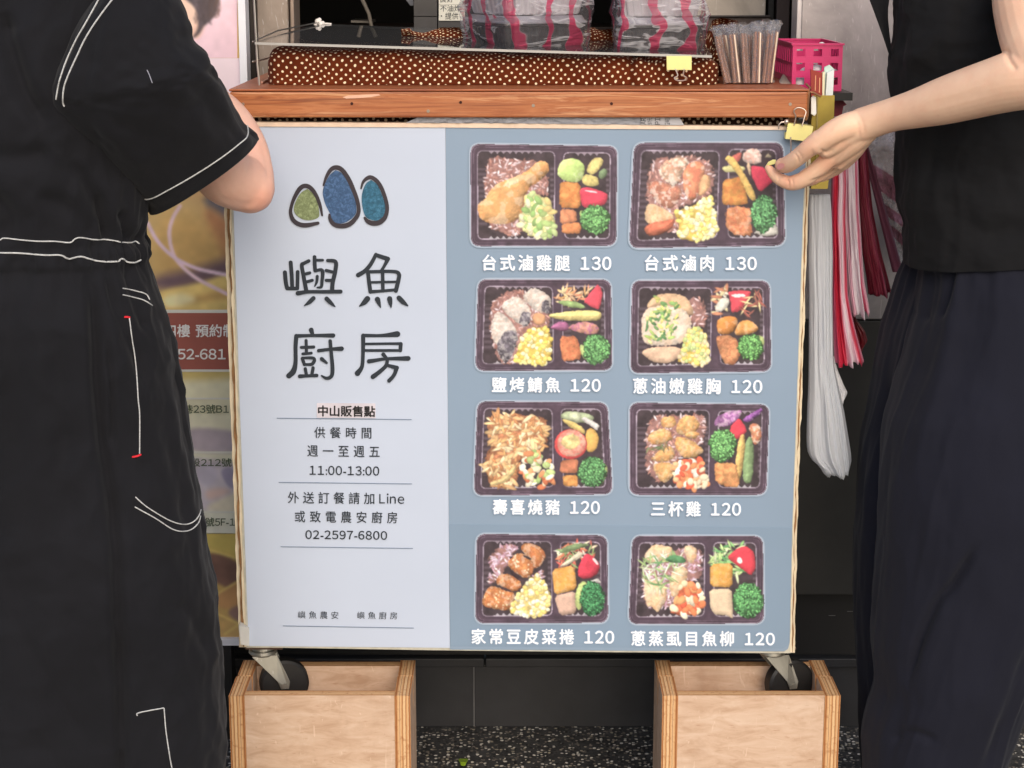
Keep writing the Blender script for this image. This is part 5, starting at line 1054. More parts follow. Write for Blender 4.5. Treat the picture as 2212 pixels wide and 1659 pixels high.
def bandmat(name, cols, rep=1, rough=.45, tl=.25):
    n = NT(name); tc = n.n('ShaderNodeTexCoord'); sp = n.n('ShaderNodeSeparateXYZ'); n.l(tc.outputs['UV'], sp.inputs[0])
    f = n.math('FRACT', n.math('ADD', n.math('MULTIPLY', sp.outputs[0], rep), n.math('MULTIPLY', n.noise(n.coord('Object'), 12, 2), .10))); c = n.ramp(f, [(a, lin(k)) for a, k in cols])
    n.base(c, rough, 0, .5); n.bump(n.noise(n.coord('Object', (1, 1, .3)), 45, 3, .5, .8), .35, .004)
    t_ = n.n('ShaderNodeBsdfTranslucent'); n.l(c, t_.inputs[0]); mx = n.n('ShaderNodeMixShader'); mx.inputs[0].default_value = tl; n.l(n.b.outputs[0], mx.inputs[1]); n.l(t_.outputs[0], mx.inputs[2]); n.l(mx.outputs[0], n.out.inputs[0]); return n.m
RD, PK, WH, DR = (204, 34, 66), (240, 184, 204), (242, 232, 238), (132, 34, 56)
G = 'carrier bags hanging at the right end of the stall'
hb = []
def hang(mat, label, levels, y, dep, folds, seed, amp=.35, fine=.06): hb.append(tag(pleat(levels, y, dep, folds, seed, amp, 150, 70, fine).build('hanging_bag', mat, None, True, 180), label, 'bag', G))
hang(bandmat('dark_red_bag', [(0, DR), (.3, (150, 44, 66)), (.45, (172, 74, 100)), (.55, DR), (1, (120, 24, 44))], 3), 'dark red bag bunch with frayed hem, rightmost of the opaque hanging bags', [(300,1850,1872),(340,1848,1874),(447,1852,1884),(541,1862,1902),(600,1872,1918),(634,1876,1926)], .155, .022, 9, 41, .35, .03)
hang(bandmat('white_pink_bag', [(0, WH), (.25, (228, 196, 210)), (.32, PK), (.40, WH), (.62, WH), (.7, (214, 60, 110)), (.8, PK), (1, WH)], 2), 'white and pink striped bag bunch hanging between the red ones', [(300,1828,1852),(360,1824,1854),(447,1822,1856),(540,1826,1862),(608,1830,1866),(660,1834,1877),(676,1838,1878)], .115, .022, 7, 42, .35, .02)
hang(bandmat('red_pink_bag', [(0, PK), (.2, (226, 110, 146)), (.3, RD), (.45, RD), (.5, PK), (.62, WH), (.7, PK), (.78, RD), (.9, (222, 130, 160)), (1, PK)], 2), 'long bright red and pink striped bag bunch hanging beside the white bag', [(330,1800,1826),(400,1796,1828),(470,1795,1826),(635,1797,1830),(700,1798,1844),(745,1800,1856),(783,1803,1867)], .085, .022, 7, 43, .35, .02)
hang(bandmat('white_bag', [(0, (222, 226, 232)), (.5, (240, 242, 246)), (1, (222, 226, 232))], 1, .36, .45), 'long crumpled white bag hanging along the right edge of the menu board', [(420,1750,1792),(447,1745,1796),(475,1748,1797),(560,1746,1799),(635,1748,1798),(783,1747,1800),(840,1746,1812),(880,1744,1822),(960,1742,1835),(992,1748,1840),(1012,1772,1838),(1020,1796,1828)], .055, .026, 4, 44, .22, .004)
hang(bandmat('maroon_bag', [(0, (96, 14, 24)), (1, (120, 24, 36))], 1), 'small maroon bag end peeping out behind the pink striped bunch', [(660,1828,1842),(690,1834,1850),(715,1840,1868),(735,1840,1874),(752,1846,1860)], .15, .016, 5, 45)
hang(bandmat('white_tail', [(0, (220, 222, 226)), (1, (236, 236, 240))], 1), 'loose white bag tail sticking out right of the long white bag', [(770,1796,1802),(800,1796,1810),(830,1800,1822),(848,1806,1831),(866,1808,1822)], .085, .010, 4, 46, .2)
m = MB(); m.prism([P(u, v, .11) for u, v in ((1799,199),(1812,206),(1829,226),(1822,230),(1818,250),(1800,252))], (0, .006, 0)); tag(m.build('maroon_scrap', bandmat('maroon_scrap', [(0, (140, 24, 54)), (1, (160, 40, 70))]), None), 'pointed maroon plastic scrap behind the brass card holder', 'scrap')
# clear bag with dusty pink stripes, farther right
m = MB(); nz_ = Noise(77); rows = []
for j in range(50):
    t = j/49; v = 284+300*t; uL = np.interp(v, [284,320,450,571,584], [1856,1860,1902,1944,1950]); uR = np.interp(v, [284,584], [1975, 1985])
    rows.append([P(uL+(uR-uL)*a, v, .20+.014*nz_.fbm(a*5+t*2, t*9, 3)+.02*a) for a in np.linspace(0, 1, 40)])
m.grid(rows, uvw=(1, 1)); rows2 = [[Vector(p)+Vector((0, .012, 0)) for p in r_] for r_ in rows]; m.grid(rows2)
def clearstripe():
    n = NT('clear_striped'); tc = n.n('ShaderNodeTexCoord'); sp = n.n('ShaderNodeSeparateXYZ'); n.l(tc.outputs['UV'], sp.inputs[0])
    f = n.math('ADD', sp.outputs[1], n.math('ADD', n.math('MULTIPLY', sp.outputs[0], -.22), n.math('MULTIPLY', n.noise(n.coord('Object'), 9, 2), .05)))
    st = n.ramp(f, [(.22, (0,0,0)), (.235, (1,1,1)), (.42, (1,1,1)), (.435, (0,0,0)), (.50, (0,0,0)), (.51, (1,1,1)), (.60, (1,1,1)), (.61, (0,0,0)), (.66, (0,0,0)), (.67, (1,1,1)), (.76, (1,1,1)), (.77, (0,0,0))], False)
    h = n.noise(n.coord('Object'), 75, 4, .6, 2.5); n.base(n.mix(st, (.72, .71, .71), lin((192, 128, 146))), .25, 0, .7); n.bump(h, 1, .006)
    tr = n.n('ShaderNodeBsdfTransparent'); mx = n.n('ShaderNodeMixShader'); al = n.math('ADD', n.mix(st, (.34,)*3, (.74,)*3), n.math('MULTIPLY', n.ramp(h, [(.5, (0,0,0)), (.66, (.4,.4,.4))]), .9)); n.l(al, mx.inputs[0]); n.l(tr.outputs[0], mx.inputs[1]); n.l(n.b.outputs[0], mx.inputs[2]); n.l(mx.outputs[0], n.out.inputs[0]); return n.m
tag(m.build('hanging_bag', clearstripe(), None, True, 180), 'clear crumpled bag with dusty pink stripes hanging beside the right person', 'bag', G)
m = MB(); m.tube([P(1690,262,.06), P(1800,262,.10), P(1940,280,.21)], .003, 8); m.build('bag_rail', M_wire, cart, True)
m = MB(); rows = []
for j in range(20):
    t = j/19; rows.append([P(1862+a*14+66*t+10*a*t, 318+270*t, .175+.006*math.sin(a*6)) for a in np.linspace(0, 1, 8)])
m.grid(rows); tag(m.build('hanging_bag', bandmat('dusty_rose_strip', [(0, (120, 62, 80)), (.5, (150, 92, 110)), (1, (120, 62, 80))]), None, True, 180), 'thin dusty rose bag strip slanting across the clear hanging bag', 'bag', G)

# plywood boxes under the casters
def ply():
    n = NT('plywood_face'); v = n.coord('Object', (6, 20, 20)); f = n.noise(v, 3, 5, .6, .6); g = n.noise(n.coord('Object', (22, 70, 130)), 2.2, 4, .6)
    c = n.ramp(f, [(.3, lin((188, 154, 126))), (.5, lin((206, 175, 149))), (.7, lin((216, 189, 165)))]); c = n.mix(n.ramp(g, [(.62, (0, 0, 0)), (.74, (.5, .5, .5))]), c, lin((164, 112, 78)))
    sp = n.noise(n.coord('Object'), 55, 2); c = n.mix(n.ramp(sp, [(.74, (0, 0, 0)), (.78, (.5, .5, .5))]), c, lin((120, 84, 60))); dg_ = n.noise(n.coord('Object', (5, 5, 2)), 2.2, 5, .65); c = n.mix(n.ramp(dg_, [(.52, (0, 0, 0)), (.72, (.32, .32, .32))]), c, lin((150, 116, 90))); sc_ = n.noise(n.coord('Object', (50, 30, 9), (0, .7, 0)), 2, 2, .5, 2); c = n.mix(n.ramp(sc_, [(.68, (0, 0, 0)), (.71, (.4, .4, .4))]), c, lin((232, 208, 184))); n.base(c, .62, 0, .35); n.bump(g, .2, .001); return n.m
def plyedge():
    n = NT('plywood_edge'); tc = n.n('ShaderNodeTexCoord'); sp = n.n('ShaderNodeSeparateXYZ'); n.l(tc.outputs['UV'], sp.inputs[0])
    f = n.math('ADD', sp.outputs[0], n.math('MULTIPLY', n.math('SUBTRACT', n.noise(n.coord('Object'), 70, 3), .5), .06))
    a, b, d_ = lin((222, 184, 138)), lin((196, 142, 92)), lin((136, 78, 42)); c = n.ramp(f, [(0, b), (.10, d_), (.13, a), (.27, b), (.30, d_), (.33, a), (.47, a), (.49, d_), (.53, b), (.66, a), (.69, d_), (.72, a), (.86, b), (.89, d_), (1, b)])
    g = n.noise(n.coord('Object'), 130, 4); c = n.mix(n.ramp(g, [(.55, (0, 0, 0)), (.75, (.6, .6, .6))]), c, lin((150, 88, 48))); n.base(c, .75, 0, .2); n.bump(g, .5, .0015); return n.m
M_ply, M_plye = ply(), plyedge()
def pnl(m, pts, off, ):
    """panel outline with face (0) and ply edge (1); UV.x of an edge runs through the thickness"""
    n = len(pts); off = Vector(off); m.add(list(pts)+[p+off for p in pts], [list(range(n)), list(range(2*n-1, n-1, -1))], 0); o = len(m.v)-2*n
    for i in range(n):
        j = (i+1) % n; m.f.append([o+i, o+n+i, o+n+j, o+j]); m.m.append(1); m.uv.append([(0, 0), (1, 0), (1, 1), (0, 1)])
def plybox(uL, uR, vtop, label, zin):
    y0, y1, th = -.072, .088, .0238; xa, xb = P(uL, vtop, y0).x, P(uR, vtop, y0).x; zt = P((uL+uR)/2, vtop, y0).z; r = root('plywood_box', ((xa+xb)/2, .01, 0), label, 'wooden box', 'plywood boxes under the stall casters')
    for x, o, s_ in ((xa, th, 1), (xb, -th, 1)):
        yn = .012; prof = [(y0, 0), (y1, 0), (y1, zt-.004), (yn+.010, zt-.004), (yn+.002, zt-.05), (yn-.002, zt-.05), (yn-.004, zt-.0), (y0, zt)]
        m = MB(); pnl(m, [Vector((x, a, b)) for a, b in prof], (o, 0, 0)); m.build('side_panel', [M_ply, M_plye], r)
    t2 = .019
    m = MB(); pnl(m, [Vector((xa+th+.0003, y0+.0012, .001)), Vector((xb-th-.0003, y0+.0012, .001)), Vector((xb-th-.0003, y0+.0012, zt+.0002)), Vector((xa+th+.0003, y0+.0012, zt+.0002))], (0, t2, 0)); m.build('front_panel', [M_ply, M_plye], r)
    m = MB(); pnl(m, [Vector((xa+th+.0003, y1-t2-.0012, .001)), Vector((xb-th-.0003, y1-t2-.0012, .001)), Vector((xb-th-.0003, y1-t2-.0012, zt-.006)), Vector((xa+th+.0003, y1-t2-.0012, zt-.006))], (0, t2, 0)); m.build('back_panel', [M_ply, M_plye], r)
    m = MB(); m.box((xa+th+.0005, y0+t2+.002, zin-.016), (xb-th-.0005, y1-t2-.002, zin-.0008)); m.build('inner_floor', M_ply, r)
plybox(494, 886, 1503, 'pale plywood box under the left caster of the stall', zw); plybox(1431, 1816, 1503, 'pale plywood box under the right caster of the stall', zw2)
m = MB(); gl = P(990, 1650, .30)
q = Vector((P(990,1650,0).x, 0, 0)); th_ = PITCH+math.atan((1650-829.5)/F); q.y = HC/math.tan(th_)-D; q.z = .004
m.prism([q+Vector((.008*math.cos(a)*(1+.2*math.sin(3*a)), .014*math.sin(a), .002*math.cos(2*a))) for a in np.linspace(0, 2*math.pi, 13)[:-1]], (0, 0, .0015)); tag(m.build('fallen_leaf', pm('leaf_green', (132, 160, 40), .5, 0, .2), None), 'small yellow green leaf lying on the pebble floor', 'leaf')
# ---------------------------------------------------------------- people
def skin(name, c):
    n = NT(name); a = np.array(lin(c)); f = n.noise(n.coord('Object'), 16, 5, .6); c1 = n.ramp(f, [(.3, tuple(a*(.93, .86, .84))), (.7, tuple(np.minimum(a*(1.05, 1.06, 1.06), 1)))])
    g = n.noise(n.coord('Object'), 190, 3); n.base(n.mix(n.ramp(g, [(.66, (0, 0, 0)), (.8, (.22, .22, .22))]), c1, tuple(a*(.75, .5, .45))), .5, 0, .4)
    fl = n.n('ShaderNodeAttribute', attribute_name='flush'); c2 = n.mix(fl.outputs['Fac'], n.b.inputs['Base Color'].links[0].from_socket, tuple(np.minimum(a*(1.0, .76, .72), 1))); n.l(c2, n.b.inputs['Base Color'])
    vn = n.noise(n.coord('Object'), 48, 4, .6); c3 = n.mix(n.ramp(vn, [(.5, (0, 0, 0)), (.75, (.28, .28, .28))]), c2, tuple(np.minimum(a*(1.0, .78, .72), 1))); n.l(c3, n.b.inputs['Base Color'])
    n.b.inputs['Subsurface Weight'].default_value = .09; n.b.inputs['Subsurface Radius'].default_value = (.01, .004, .0025); n.b.inputs['Subsurface Scale'].default_value = .6
    n.bump(n.noise(n.coord('Object'), 300, 4, .7), .3, .0008); return n.m
def remesh(m, name, vox, mat, parent, it=5):
    o = m.build(name, mat, parent, True, 180)
    md = o.modifiers.new('r', 'REMESH'); md.mode = 'VOXEL'; md.voxel_size = vox; md.use_smooth_shade = True
    sm = o.modifiers.new('s', 'SMOOTH'); sm.iterations = it; sm.factor = .5
    dg = bpy.context.evaluated_depsgraph_get(); dg.update(); me = bpy.data.meshes.new_from_object(o.evaluated_get(dg)); o.modifiers.clear(); old = o.data; o.data = me; bpy.data.meshes.remove(old); me.name = name
    me.materials.clear(); me.materials.append(mat); me.polygons.foreach_set('use_smooth', [True]*len(me.polygons)); return o
def finish_skin(o, flush, grooves):
    """pinker skin round some points (u, v, y, radius px) and creases pressed along photo lines"""
    me = o.data; n = len(me.vertices); co_ = np.zeros(n*3); me.vertices.foreach_get('co', co_); co_ = co_.reshape(-1, 3); no = np.zeros(n*3); me.vertices.foreach_get('normal', no); no = no.reshape(-1, 3)
    rel = co_-np.array([0, -D, HC]); z = rel[:, 1]*CP-rel[:, 2]*SP; U = 1106+F*rel[:, 0]/z; V = 829.5-F*(rel[:, 1]*SP+rel[:, 2]*CP)/z
    fac = (no*rel).sum(1) < 0; d = np.zeros(n)
    for pl, dep, wd in grooves:
        q = np.array([a[:2] for a in smoothpath(pl, 5)]); dist = np.full(n, 1e9); tt = np.zeros(n)
        for i in range(len(q)-1):
            e = q[i+1]-q[i]; l = e@e+1e-9; t = np.clip(((U-q[i, 0])*e[0]+(V-q[i, 1])*e[1])/l, 0, 1); dd = np.hypot(U-q[i, 0]-t*e[0], V-q[i, 1]-t*e[1]); b = dd < dist; dist = np.where(b, dd, dist); tt = np.where(b, (i+t)/(len(q)-1), tt)
        d -= dep*np.exp(-(dist/wd)**2)*fac*np.minimum(1, np.minimum(tt, 1-tt)*5+.1)
    me.vertices.foreach_set('co', (co_+no*d[:, None]).ravel()); f = np.zeros(n)
    for u, v, y, r in flush:
        c = np.array(P(u, v, y)); f = np.maximum(f, np.exp(-(np.linalg.norm(co_-c, axis=1)/(r*px(y)))**2))
    at = me.attributes.new('flush', 'FLOAT', 'POINT'); at.data.foreach_set('value', (f*.8).astype(np.float32)); me.update()
def limb(m, pts, seg=24, flat=1.0, n=5):
    """pts: (u, v, y, radius in photo pixels)"""
    q = smoothpath(pts, n); m.tube([P(a[0], a[1], a[2]) for a in q], [a[3]*px(a[2]) for a in q], seg, flat=flat, ball=True)
def wlimb(m, pts, seg=20, flat=1.0, n=5):
    q = smoothpath(pts, n); m.tube([a[:3] for a in q], [a[3] for a in q], seg, flat=flat, ball=True)
def garment(levels, grooves=(), disp=None, n=220, m_=260, ex=.86, rr=(0, 1)):
    L = np.array([tuple(l)+(0,)*(6-len(l)) for l in levels], float); vs = np.linspace(L[0, 0], L[-1, 0], m_); ker = np.ones(7)/7
    I = [np.convolve(np.pad(np.interp(vs, L[:, 0], L[:, k]), 3, mode='edge'), ker, 'valid') for k in range(1, 6)]
    ph = np.linspace(0, 2*math.pi, n+1)[:-1]; cs, sn = np.cos(ph), np.sin(ph); ce, se = np.sign(cs)*np.abs(cs)**ex, np.sign(sn)*np.abs(sn)**ex
    PH, V0 = np.meshgrid(ph, vs); uc, ua = (I[0]+I[1])/2, (I[1]-I[0])/2; U = uc[:, None]+ua[:, None]*ce[None]; V = V0+I[4][:, None]*cs[None]
    d = np.zeros_like(U)
    if disp: d = d+disp(PH, U, V)
    front = np.clip(-np.sin(PH)*3+.6, 0, 1)
    for pl, dep, wd in grooves:
        q = np.array([a[:2] for a in smoothpath(pl, 6)]); dist = np.full(U.shape, 1e9); tt = np.zeros_like(U)
        for i in range(len(q)-1):
            e = q[i+1]-q[i]; l = e@e+1e-9; t = np.clip(((U-q[i, 0])*e[0]+(V-q[i, 1])*e[1])/l, 0, 1); dd = np.hypot(U-q[i, 0]-t*e[0], V-q[i, 1]-t*e[1]); b = dd < dist; dist = np.where(b, dd, dist); tt = np.where(b, (i+t)/(len(q)-1), tt)
        d -= dep*np.exp(-(dist/wd)**2)*front*np.minimum(1, np.minimum(tt, 1-tt)*6+.15)
    rows = []; pxm = px(I[2])
    for j in range(m_):
        a_, b_ = ua[j]*pxm[j], I[3][j]; nx, ny = cs*b_, sn*a_; nl = np.hypot(nx, ny)+1e-9; ring = []
        for i in range(n):
            p = P(U[j, i], V[j, i], I[2][j]); ring.append(Vector((p.x+nx[i]/nl[i]*d[j, i], I[2][j]+b_*se[i]+ny[i]/nl[i]*d[j, i], p.z)))
        rows.append(ring)
    m = MB(); m.grid(rows, closed=True); return m, rows
def on_surface(objs, pts, lift=.0008):
    """points of the garments' own surface met by the sight line through each photo point"""
    out = []; c = Vector((0, -D, HC))
    for u, v in pts:
        d = (P(u, v, 0)-c).normalized(); best = None
        for bv in objs:
            h = bv.ray_cast(c, d)
            if h[0] is not None and (best is None or h[3] < best[3]): best = h
        if best: out.append(best[0]+(best[1] if best[1].dot(d) < 0 else -best[1])*lift)
    return out
def stitch(m, bv, pts, r=.0009, mi=0, dash=False):
    own = m is None
    if own: m = MB()
    q = [a[:2] for a in smoothpath(pts, 6)]; w = on_surface(bv, q)
    # drop jumps onto another layer
    runs, cur = [], []
    for p in w:
        if cur and (p-cur[-1]).length > .03: runs.append(cur); cur = []
        cur.append(p)
    runs.append(cur)
    for rn in runs:
        if len(rn) > 2:
            for _ in range(2): rn = [rn[0]]+[(rn[i-1]+rn[i]*2+rn[i+1])/4 for i in range(1, len(rn)-1)]+[rn[-1]]
            m.tube(rn, r, 6, mi=mi, ball=True)
    if own and m.v: m.build('white_stitching', M_thread, jb, True)
def bvh(o): return BVHTree.FromPolygons([v.co[:] for v in o.data.vertices], [p.vertices[:] for p in o.data.polygons])
def head(m, c, r, face):
    """egg shaped head with features fused in; face = direction it looks"""
    f = Vector(face).normalized(); s_ = f.cross(Vector((0, 0, 1))).normalized(); up = s_.cross(f)
    rows = []
    for j in range(17):
        th = math.pi*(j+.03)/(16.06); zz_ = math.cos(th); ring = []
        for i in range(28):
            a = 2*math.pi*i/28; k = math.sin(th); w_ = .80-.10*max(0, -zz_); dd = .98 if math.cos(a) > 0 else 1.02
            ring.append(c+s_*(r*w_*k*math.sin(a))+f*(r*dd*k*math.cos(a)*(.92 if zz_ < -.4 else 1))+up*(r*1.28*zz_))
        rows.append(ring)
    m.grid(rows, closed=True, cap=True)
    m.tube([c+f*r*.95+up*r*.16, c+f*r*1.2-up*r*.22], [r*.10, r*.17], 10, ball=True)
    for k in (-1, 1): m.blob(c+s_*k*r*.80-f*r*.05, (r*.14, r*.16, r*.27), 10); m.blob(c+f*r*.86+s_*k*r*.33+up*r*.02, r*.15, 10)
    m.tube([c+f*r*.93-s_*r*.25-up*r*.55, c+f*r*1.0-up*r*.54, c+f*r*.93+s_*r*.25-up*r*.55], [r*.06, r*.10, r*.06], 8, ball=True)
    return f, s_, up
def haircap(c, r, f, s_, up, mat, parent, length):
    m = MB(); rows = []; nz_ = Noise(61)
    for j in range(15):
        th = math.pi*.5*j/7; ring = []
        for i in range(40):
            a = 2*math.pi*i/40; back = .5-.5*math.cos(a); lim = .42+(.38+length)*back; t = min(th, math.pi*lim); k = math.sin(t); rr_ = 1.10+.03*nz_.at(i/2., j/2.)
            ring.append(c+s_*(r*.84*rr_*k*math.sin(a))+f*(r*rr_*k*math.cos(a))+up*(r*1.32*math.cos(t)*1.03))
        rows.append(ring)
    m.grid(rows, closed=True); return m.build('hair', mat, parent, True, 180)
M_hair = pm('black_hair', (28, 24, 24), .45, 0, .3, 60, .5, 300, .002)
def shoe(p, d, parent, mat):
    d = Vector(d).normalized(); s_ = Vector((-d.y, d.x, 0)); m = MB(); rows = []
    for t, wd, h in ((-.12, .6, .5), (-.10, .9, .95), (-.05, 1, 1), (.02, 1, .85), (.08, 1.1, .62), (.115, .95, .5), (.135, .5, .3)):
        rows.append([Vector((p.x, p.y, .004))+d*t+s_*(.042*wd*math.cos(a))+Vector((0, 0, max(0, .075*h*(math.sin(a)*.5+.5)))) for a in np.linspace(0, 2*math.pi, 21)[:-1]])
    m.grid(rows, closed=True, cap=True); return m.build('shoe', mat, parent, True, 60)
M_shoe = pm('dark_shoe', (30, 30, 33), .55)

# ---- left person: black jumpsuit with white stitching, seen from behind, elbow raised to the board
pl_ = root('person', (P(105, 900, -.35).x, -.35, 0), 'person on the left in black jumpsuit with white stitching bending an elbow', 'person')
Y = -.35
m = MB()
limb(m, [(110,-70,Y+.04,70),(95,60,Y+.02,140),(85,260,Y,160),(85,480,Y,125),(100,640,Y,150),(105,760,Y,150)], 32, .55)
limb(m, [(195,700,Y,105),(235,1150,Y,80),(250,1450,Y,68),(262,1900,Y,46),(264,1960,Y,40)]); limb(m, [(10,700,Y,105),(-40,1150,Y,80),(-60,1450,Y,68),(-72,1900,Y,46),(-74,1960,Y,40)])
limb(m, [(110,-60,Y+.04,58),(118,-140,Y+.09,52),(124,-190,Y+.12,50)])
limb(m, [(245,30,-.38,66),(330,130,-.36,66),(430,280,-.29,66),(480,370,-.235,66),(528,400,-.205,60)]); limb(m, [(540,408,-.205,54),(541,370,-.18,49),(530,312,-.15,44),(495,250,-.10,38),(440,200,-.06,30),(400,185,-.03,26)])
limb(m, [(400,185,-.03,27),(375,180,-.015,34),(355,170,-.0,30)], 20, .6)
for k in range(4): limb(m, [(352-k*2,158+k*8,-.005+.004*k,11),(325-k*2,152+k*9,.004,10),(305,148+k*8,.0,8.5)], 12)
limb(m, [(380,165,-.03,12),(360,146,-.04,11),(346,134,-.03,9)], 12)
limb(m, [(-55,20,-.34,62),(-110,200,-.30,56),(-130,380,-.22,48),(-60,330,-.05,40),(0,280,.06,30),(30,260,.10,26)]); limb(m, [(30,260,.10,30),(60,250,.13,30)], 16, .6)
for k in range(4): limb(m, [(60,240+k*9,.13,10),(90,243+k*8,.135,9),(108,250+k*7,.13,8)], 10)
hc = P(126, -265, Y+.15); hr = .082; hd_ = head(m, hc, hr, (.35, 1, -.45))
body = remesh(m, 'body', .0026, skin('skin_left', (242, 195, 172)), pl_, 5)
finish_skin(body, [(566,440,-.22,40),(545,455,-.2,30),(586,385,-.18,24)], [([(560,300),(576,350),(580,400)], .0010, 5), ([(470,425),(520,440),(556,438)], .0008, 6)])
haircap(hc, hr, *hd_, M_hair, pl_, .15)
shoe(P(264, 1960, Y), (.25, 1, 0), pl_, M_shoe); shoe(P(-74, 1960, Y), (-.1, 1, 0), pl_, M_shoe)
M_jump = fabric('black_cotton', (22, 22, 26), .25, .06)
js = bpy.data.objects.new('jumpsuit', None); nzj = Noise(101); nzk = Noise(102)
def dj(PH, U, V):
    k = PH/(2*math.pi)*64
    g = np.exp(-((V-541)/26)**2)*.0055*nzj.at(k*2.3, V/34)+np.exp(-((V-541)/95)**2)*.0050*nzj.at(k*1.3, V/130+3)     # gathered waist
    g += .006*nzk.at(k*.28, V/420.+5)*np.clip((V-560)/300, 0, 1)+.0035*nzk.at(k*.6+9, V/260.)*np.clip((V-560)/200, 0, 1)
    g += .0042*nzj.fbm(k*.2+U/320, V/190.+7, 2)*np.clip((520-V)/200, 0, 1)+.0014*nzk.fbm(k*.5, V/60.+U/200, 3)
    g -= .0048*np.abs(nzk.fbm(k*.22+U/260, V/150.+11, 3))*np.clip((V-100)/200, .3, 1)+.0028*np.abs(nzj.fbm(k*.4+V/300, V/90.+2, 2))
    return g+.0065*np.exp(-((V-541)/19)**4)
m, rows_j = garment([(-112,70,150,Y+.05,.05),(-98,30,190,Y+.045,.07),(-70,-60,260,Y+.03,.09),(-30,-130,300,Y+.01,.105),(80,-175,318,Y,.118),(240,-180,322,Y,.12),(380,-172,330,Y,.112),(455,-160,327,Y,.102),(510,-152,311,Y,.094),(541,-152,307,Y,.093),(560,-158,316,Y,.098),(627,-185,344,Y,.118),(672,-198,361,Y,.128),(780,-222,389,Y,.138),(863,-238,406,Y,.14),(1018,-252,430,Y,.14),(1199,-262,458,Y,.138),(1340,-268,482,Y,.137),(1395,-270,486,Y,.137),(1506,-272,487,Y,.136),(1576,-272,490,Y,.135),(1659,-272,486,Y,.134),(1930,-262,478,Y,.128)],
  [([(48,20),(70,100),(100,180),(150,262)], .020, 22), ([(0,320),(80,322),(160,312)], .008, 22), ([(200,330),(245,420),(268,505)], .010, 14), ([(120,400),(200,440),(230,500)], .006, 20), ([(20,390),(60,450),(40,500)], .006, 20), ([(290,440),(296,480),(300,520)], .010, 9), ([(252,400),(258,470),(262,515)], .010, 8),
   ([(218,566),(245,640),(256,780),(266,900),(280,1000),(290,1090),(297,1300),(303,1480),(304,1670)], .016, 13), ([(272,695),(283,780),(288,860),(289,925)], .008, 5), ([(262,570),(290,650),(320,720),(360,830)], .007, 10), ([(302,1545),(303,1600),(304,1680)], .010, 4), ([(296,560),(322,640),(345,700)], .009, 8),
   ([(120,1500),(200,1620),(240,1680)], .006, 18), ([(90,1260),(170,1420),(205,1490)], .004, 10), ([(60,600),(90,760),(100,1000)], .005, 26), ([(150,600),(180,800),(190,1100)], .005, 24), ([(-30,600),(-10,900),(0,1300)], .006, 30), ([(410,1255),(440,1300),(470,1380)], .005, 12)], dj, 300, 420)
jb = m.build('jumpsuit', M_jump, pl_, True, 180)
# sleeve: rings between the upper and the lower contour of the photograph
SV = [((350,-60),(245,-40),-.39,.08),((383,0),(214,0),-.40,.083),((402,53),(183,52),-.41,.083),((415,90),(156,104),-.42,.082),((441,117),(132,160),-.425,.08),((452,138),(120,204),-.425,.078),((459,155),(126,228),-.42,.077),((472,168),(160,262),-.41,.077),((485,186),(205,318),-.39,.076),((508,224),(250,364),-.365,.076),((530,263),(288,408),-.33,.075),((551,290),(312,442),-.31,.074),((558,303),(324,457),-.30,.073)]
qq = [np.array([*a, *b, y, r_]) for a, b, y, r_ in SV]; qq = smoothpath([tuple(q) for q in qq], 8); rows = []; NS = 160
for j, q in enumerate(qq):
    t = j/(len(qq)-1); A_, B_ = P(q[0], q[1], q[4]), P(q[2], q[3], q[4]); cen, h = (A_+B_)/2, (A_-B_)/2; ax = Vector((h.z, 0, -h.x)).normalized()
    if ax.z > 0: ax = -ax
    ring = []
    for i in range(NS):
        a = 2*math.pi*i/NS; c_, s_ = math.cos(a), math.sin(a); e = .82; ce, se = math.copysign(abs(c_)**e, c_), math.copysign(abs(s_)**e, s_)
        bul = (.012*t+.0*(1-t))*max(0, -s_)-.012*t*max(0, s_); fo = .0045*nzk.fbm(i/NS*64*.16+3, t*6+2, 3)*min(1, (1-t)*6+.2)+.003*nzj.at(i/NS*64*.3, t*3.)*min(1, (1-t)*5)
        ring.append(cen+h*ce*(1+fo/h.length)+Vector((0, q[5]*se+fo*s_*1.5, 0))+ax*bul)
    rows.append(ring)
# turned-in hem
last = rows[-1]; cen = sum(last, Vector())/NS; rows.append([cen+(p-cen)*.965+Vector((0, 0, .0015)) for p in last]); prev = rows[-6]; pc = sum(prev, Vector())/NS
rows.append([pc+(p-pc)*.94 for p in prev])
m = MB(); m.grid(rows, closed=True); sv = m.build('sleeve', M_jump, jb, True, 180)
# far sleeve
m = MB(); q = smoothpath([(-60,0,-.34,92),(-120,160,-.31,96),(-150,300,-.26,92)], 8); m.tube([P(*a[:3]) for a in q], [a[3]*px(a[2]) for a in q], 40); m.build('sleeve', M_jump, jb, True, 180)
m = MB(); q = smoothpath([(105,-85,Y+.05,66),(112,-104,Y+.06,62)], 4); m.tube([P(*a[:3]) for a in q], [a[3]*px(a[2]) for a in q], 40); m.build('collar', M_jump, jb, True, 180)
bj, bs_ = bvh(jb), bvh(sv); both = [bj, bs_]
M_thread = pm('white_thread', (190, 190, 188), .8, 0, .35, 420); M_redt = pm('red_thread', (214, 30, 44), .7)
stitch(None, both, [(217,-6),(194,36),(180,60),(167,83),(147,125),(134,160),(128,180),(122,214)], .0010); stitch(None, both, [(247,-6),(211,42),(194,68),(178,97),(155,147),(146,168),(139,189),(136,217),(139,229)], .0010)
stitch(None, [bs_], [(532,262),(535,292),(516,311),(472,344),(416,380),(361,411),(333,426),(314,430),(304,424)], .0009)
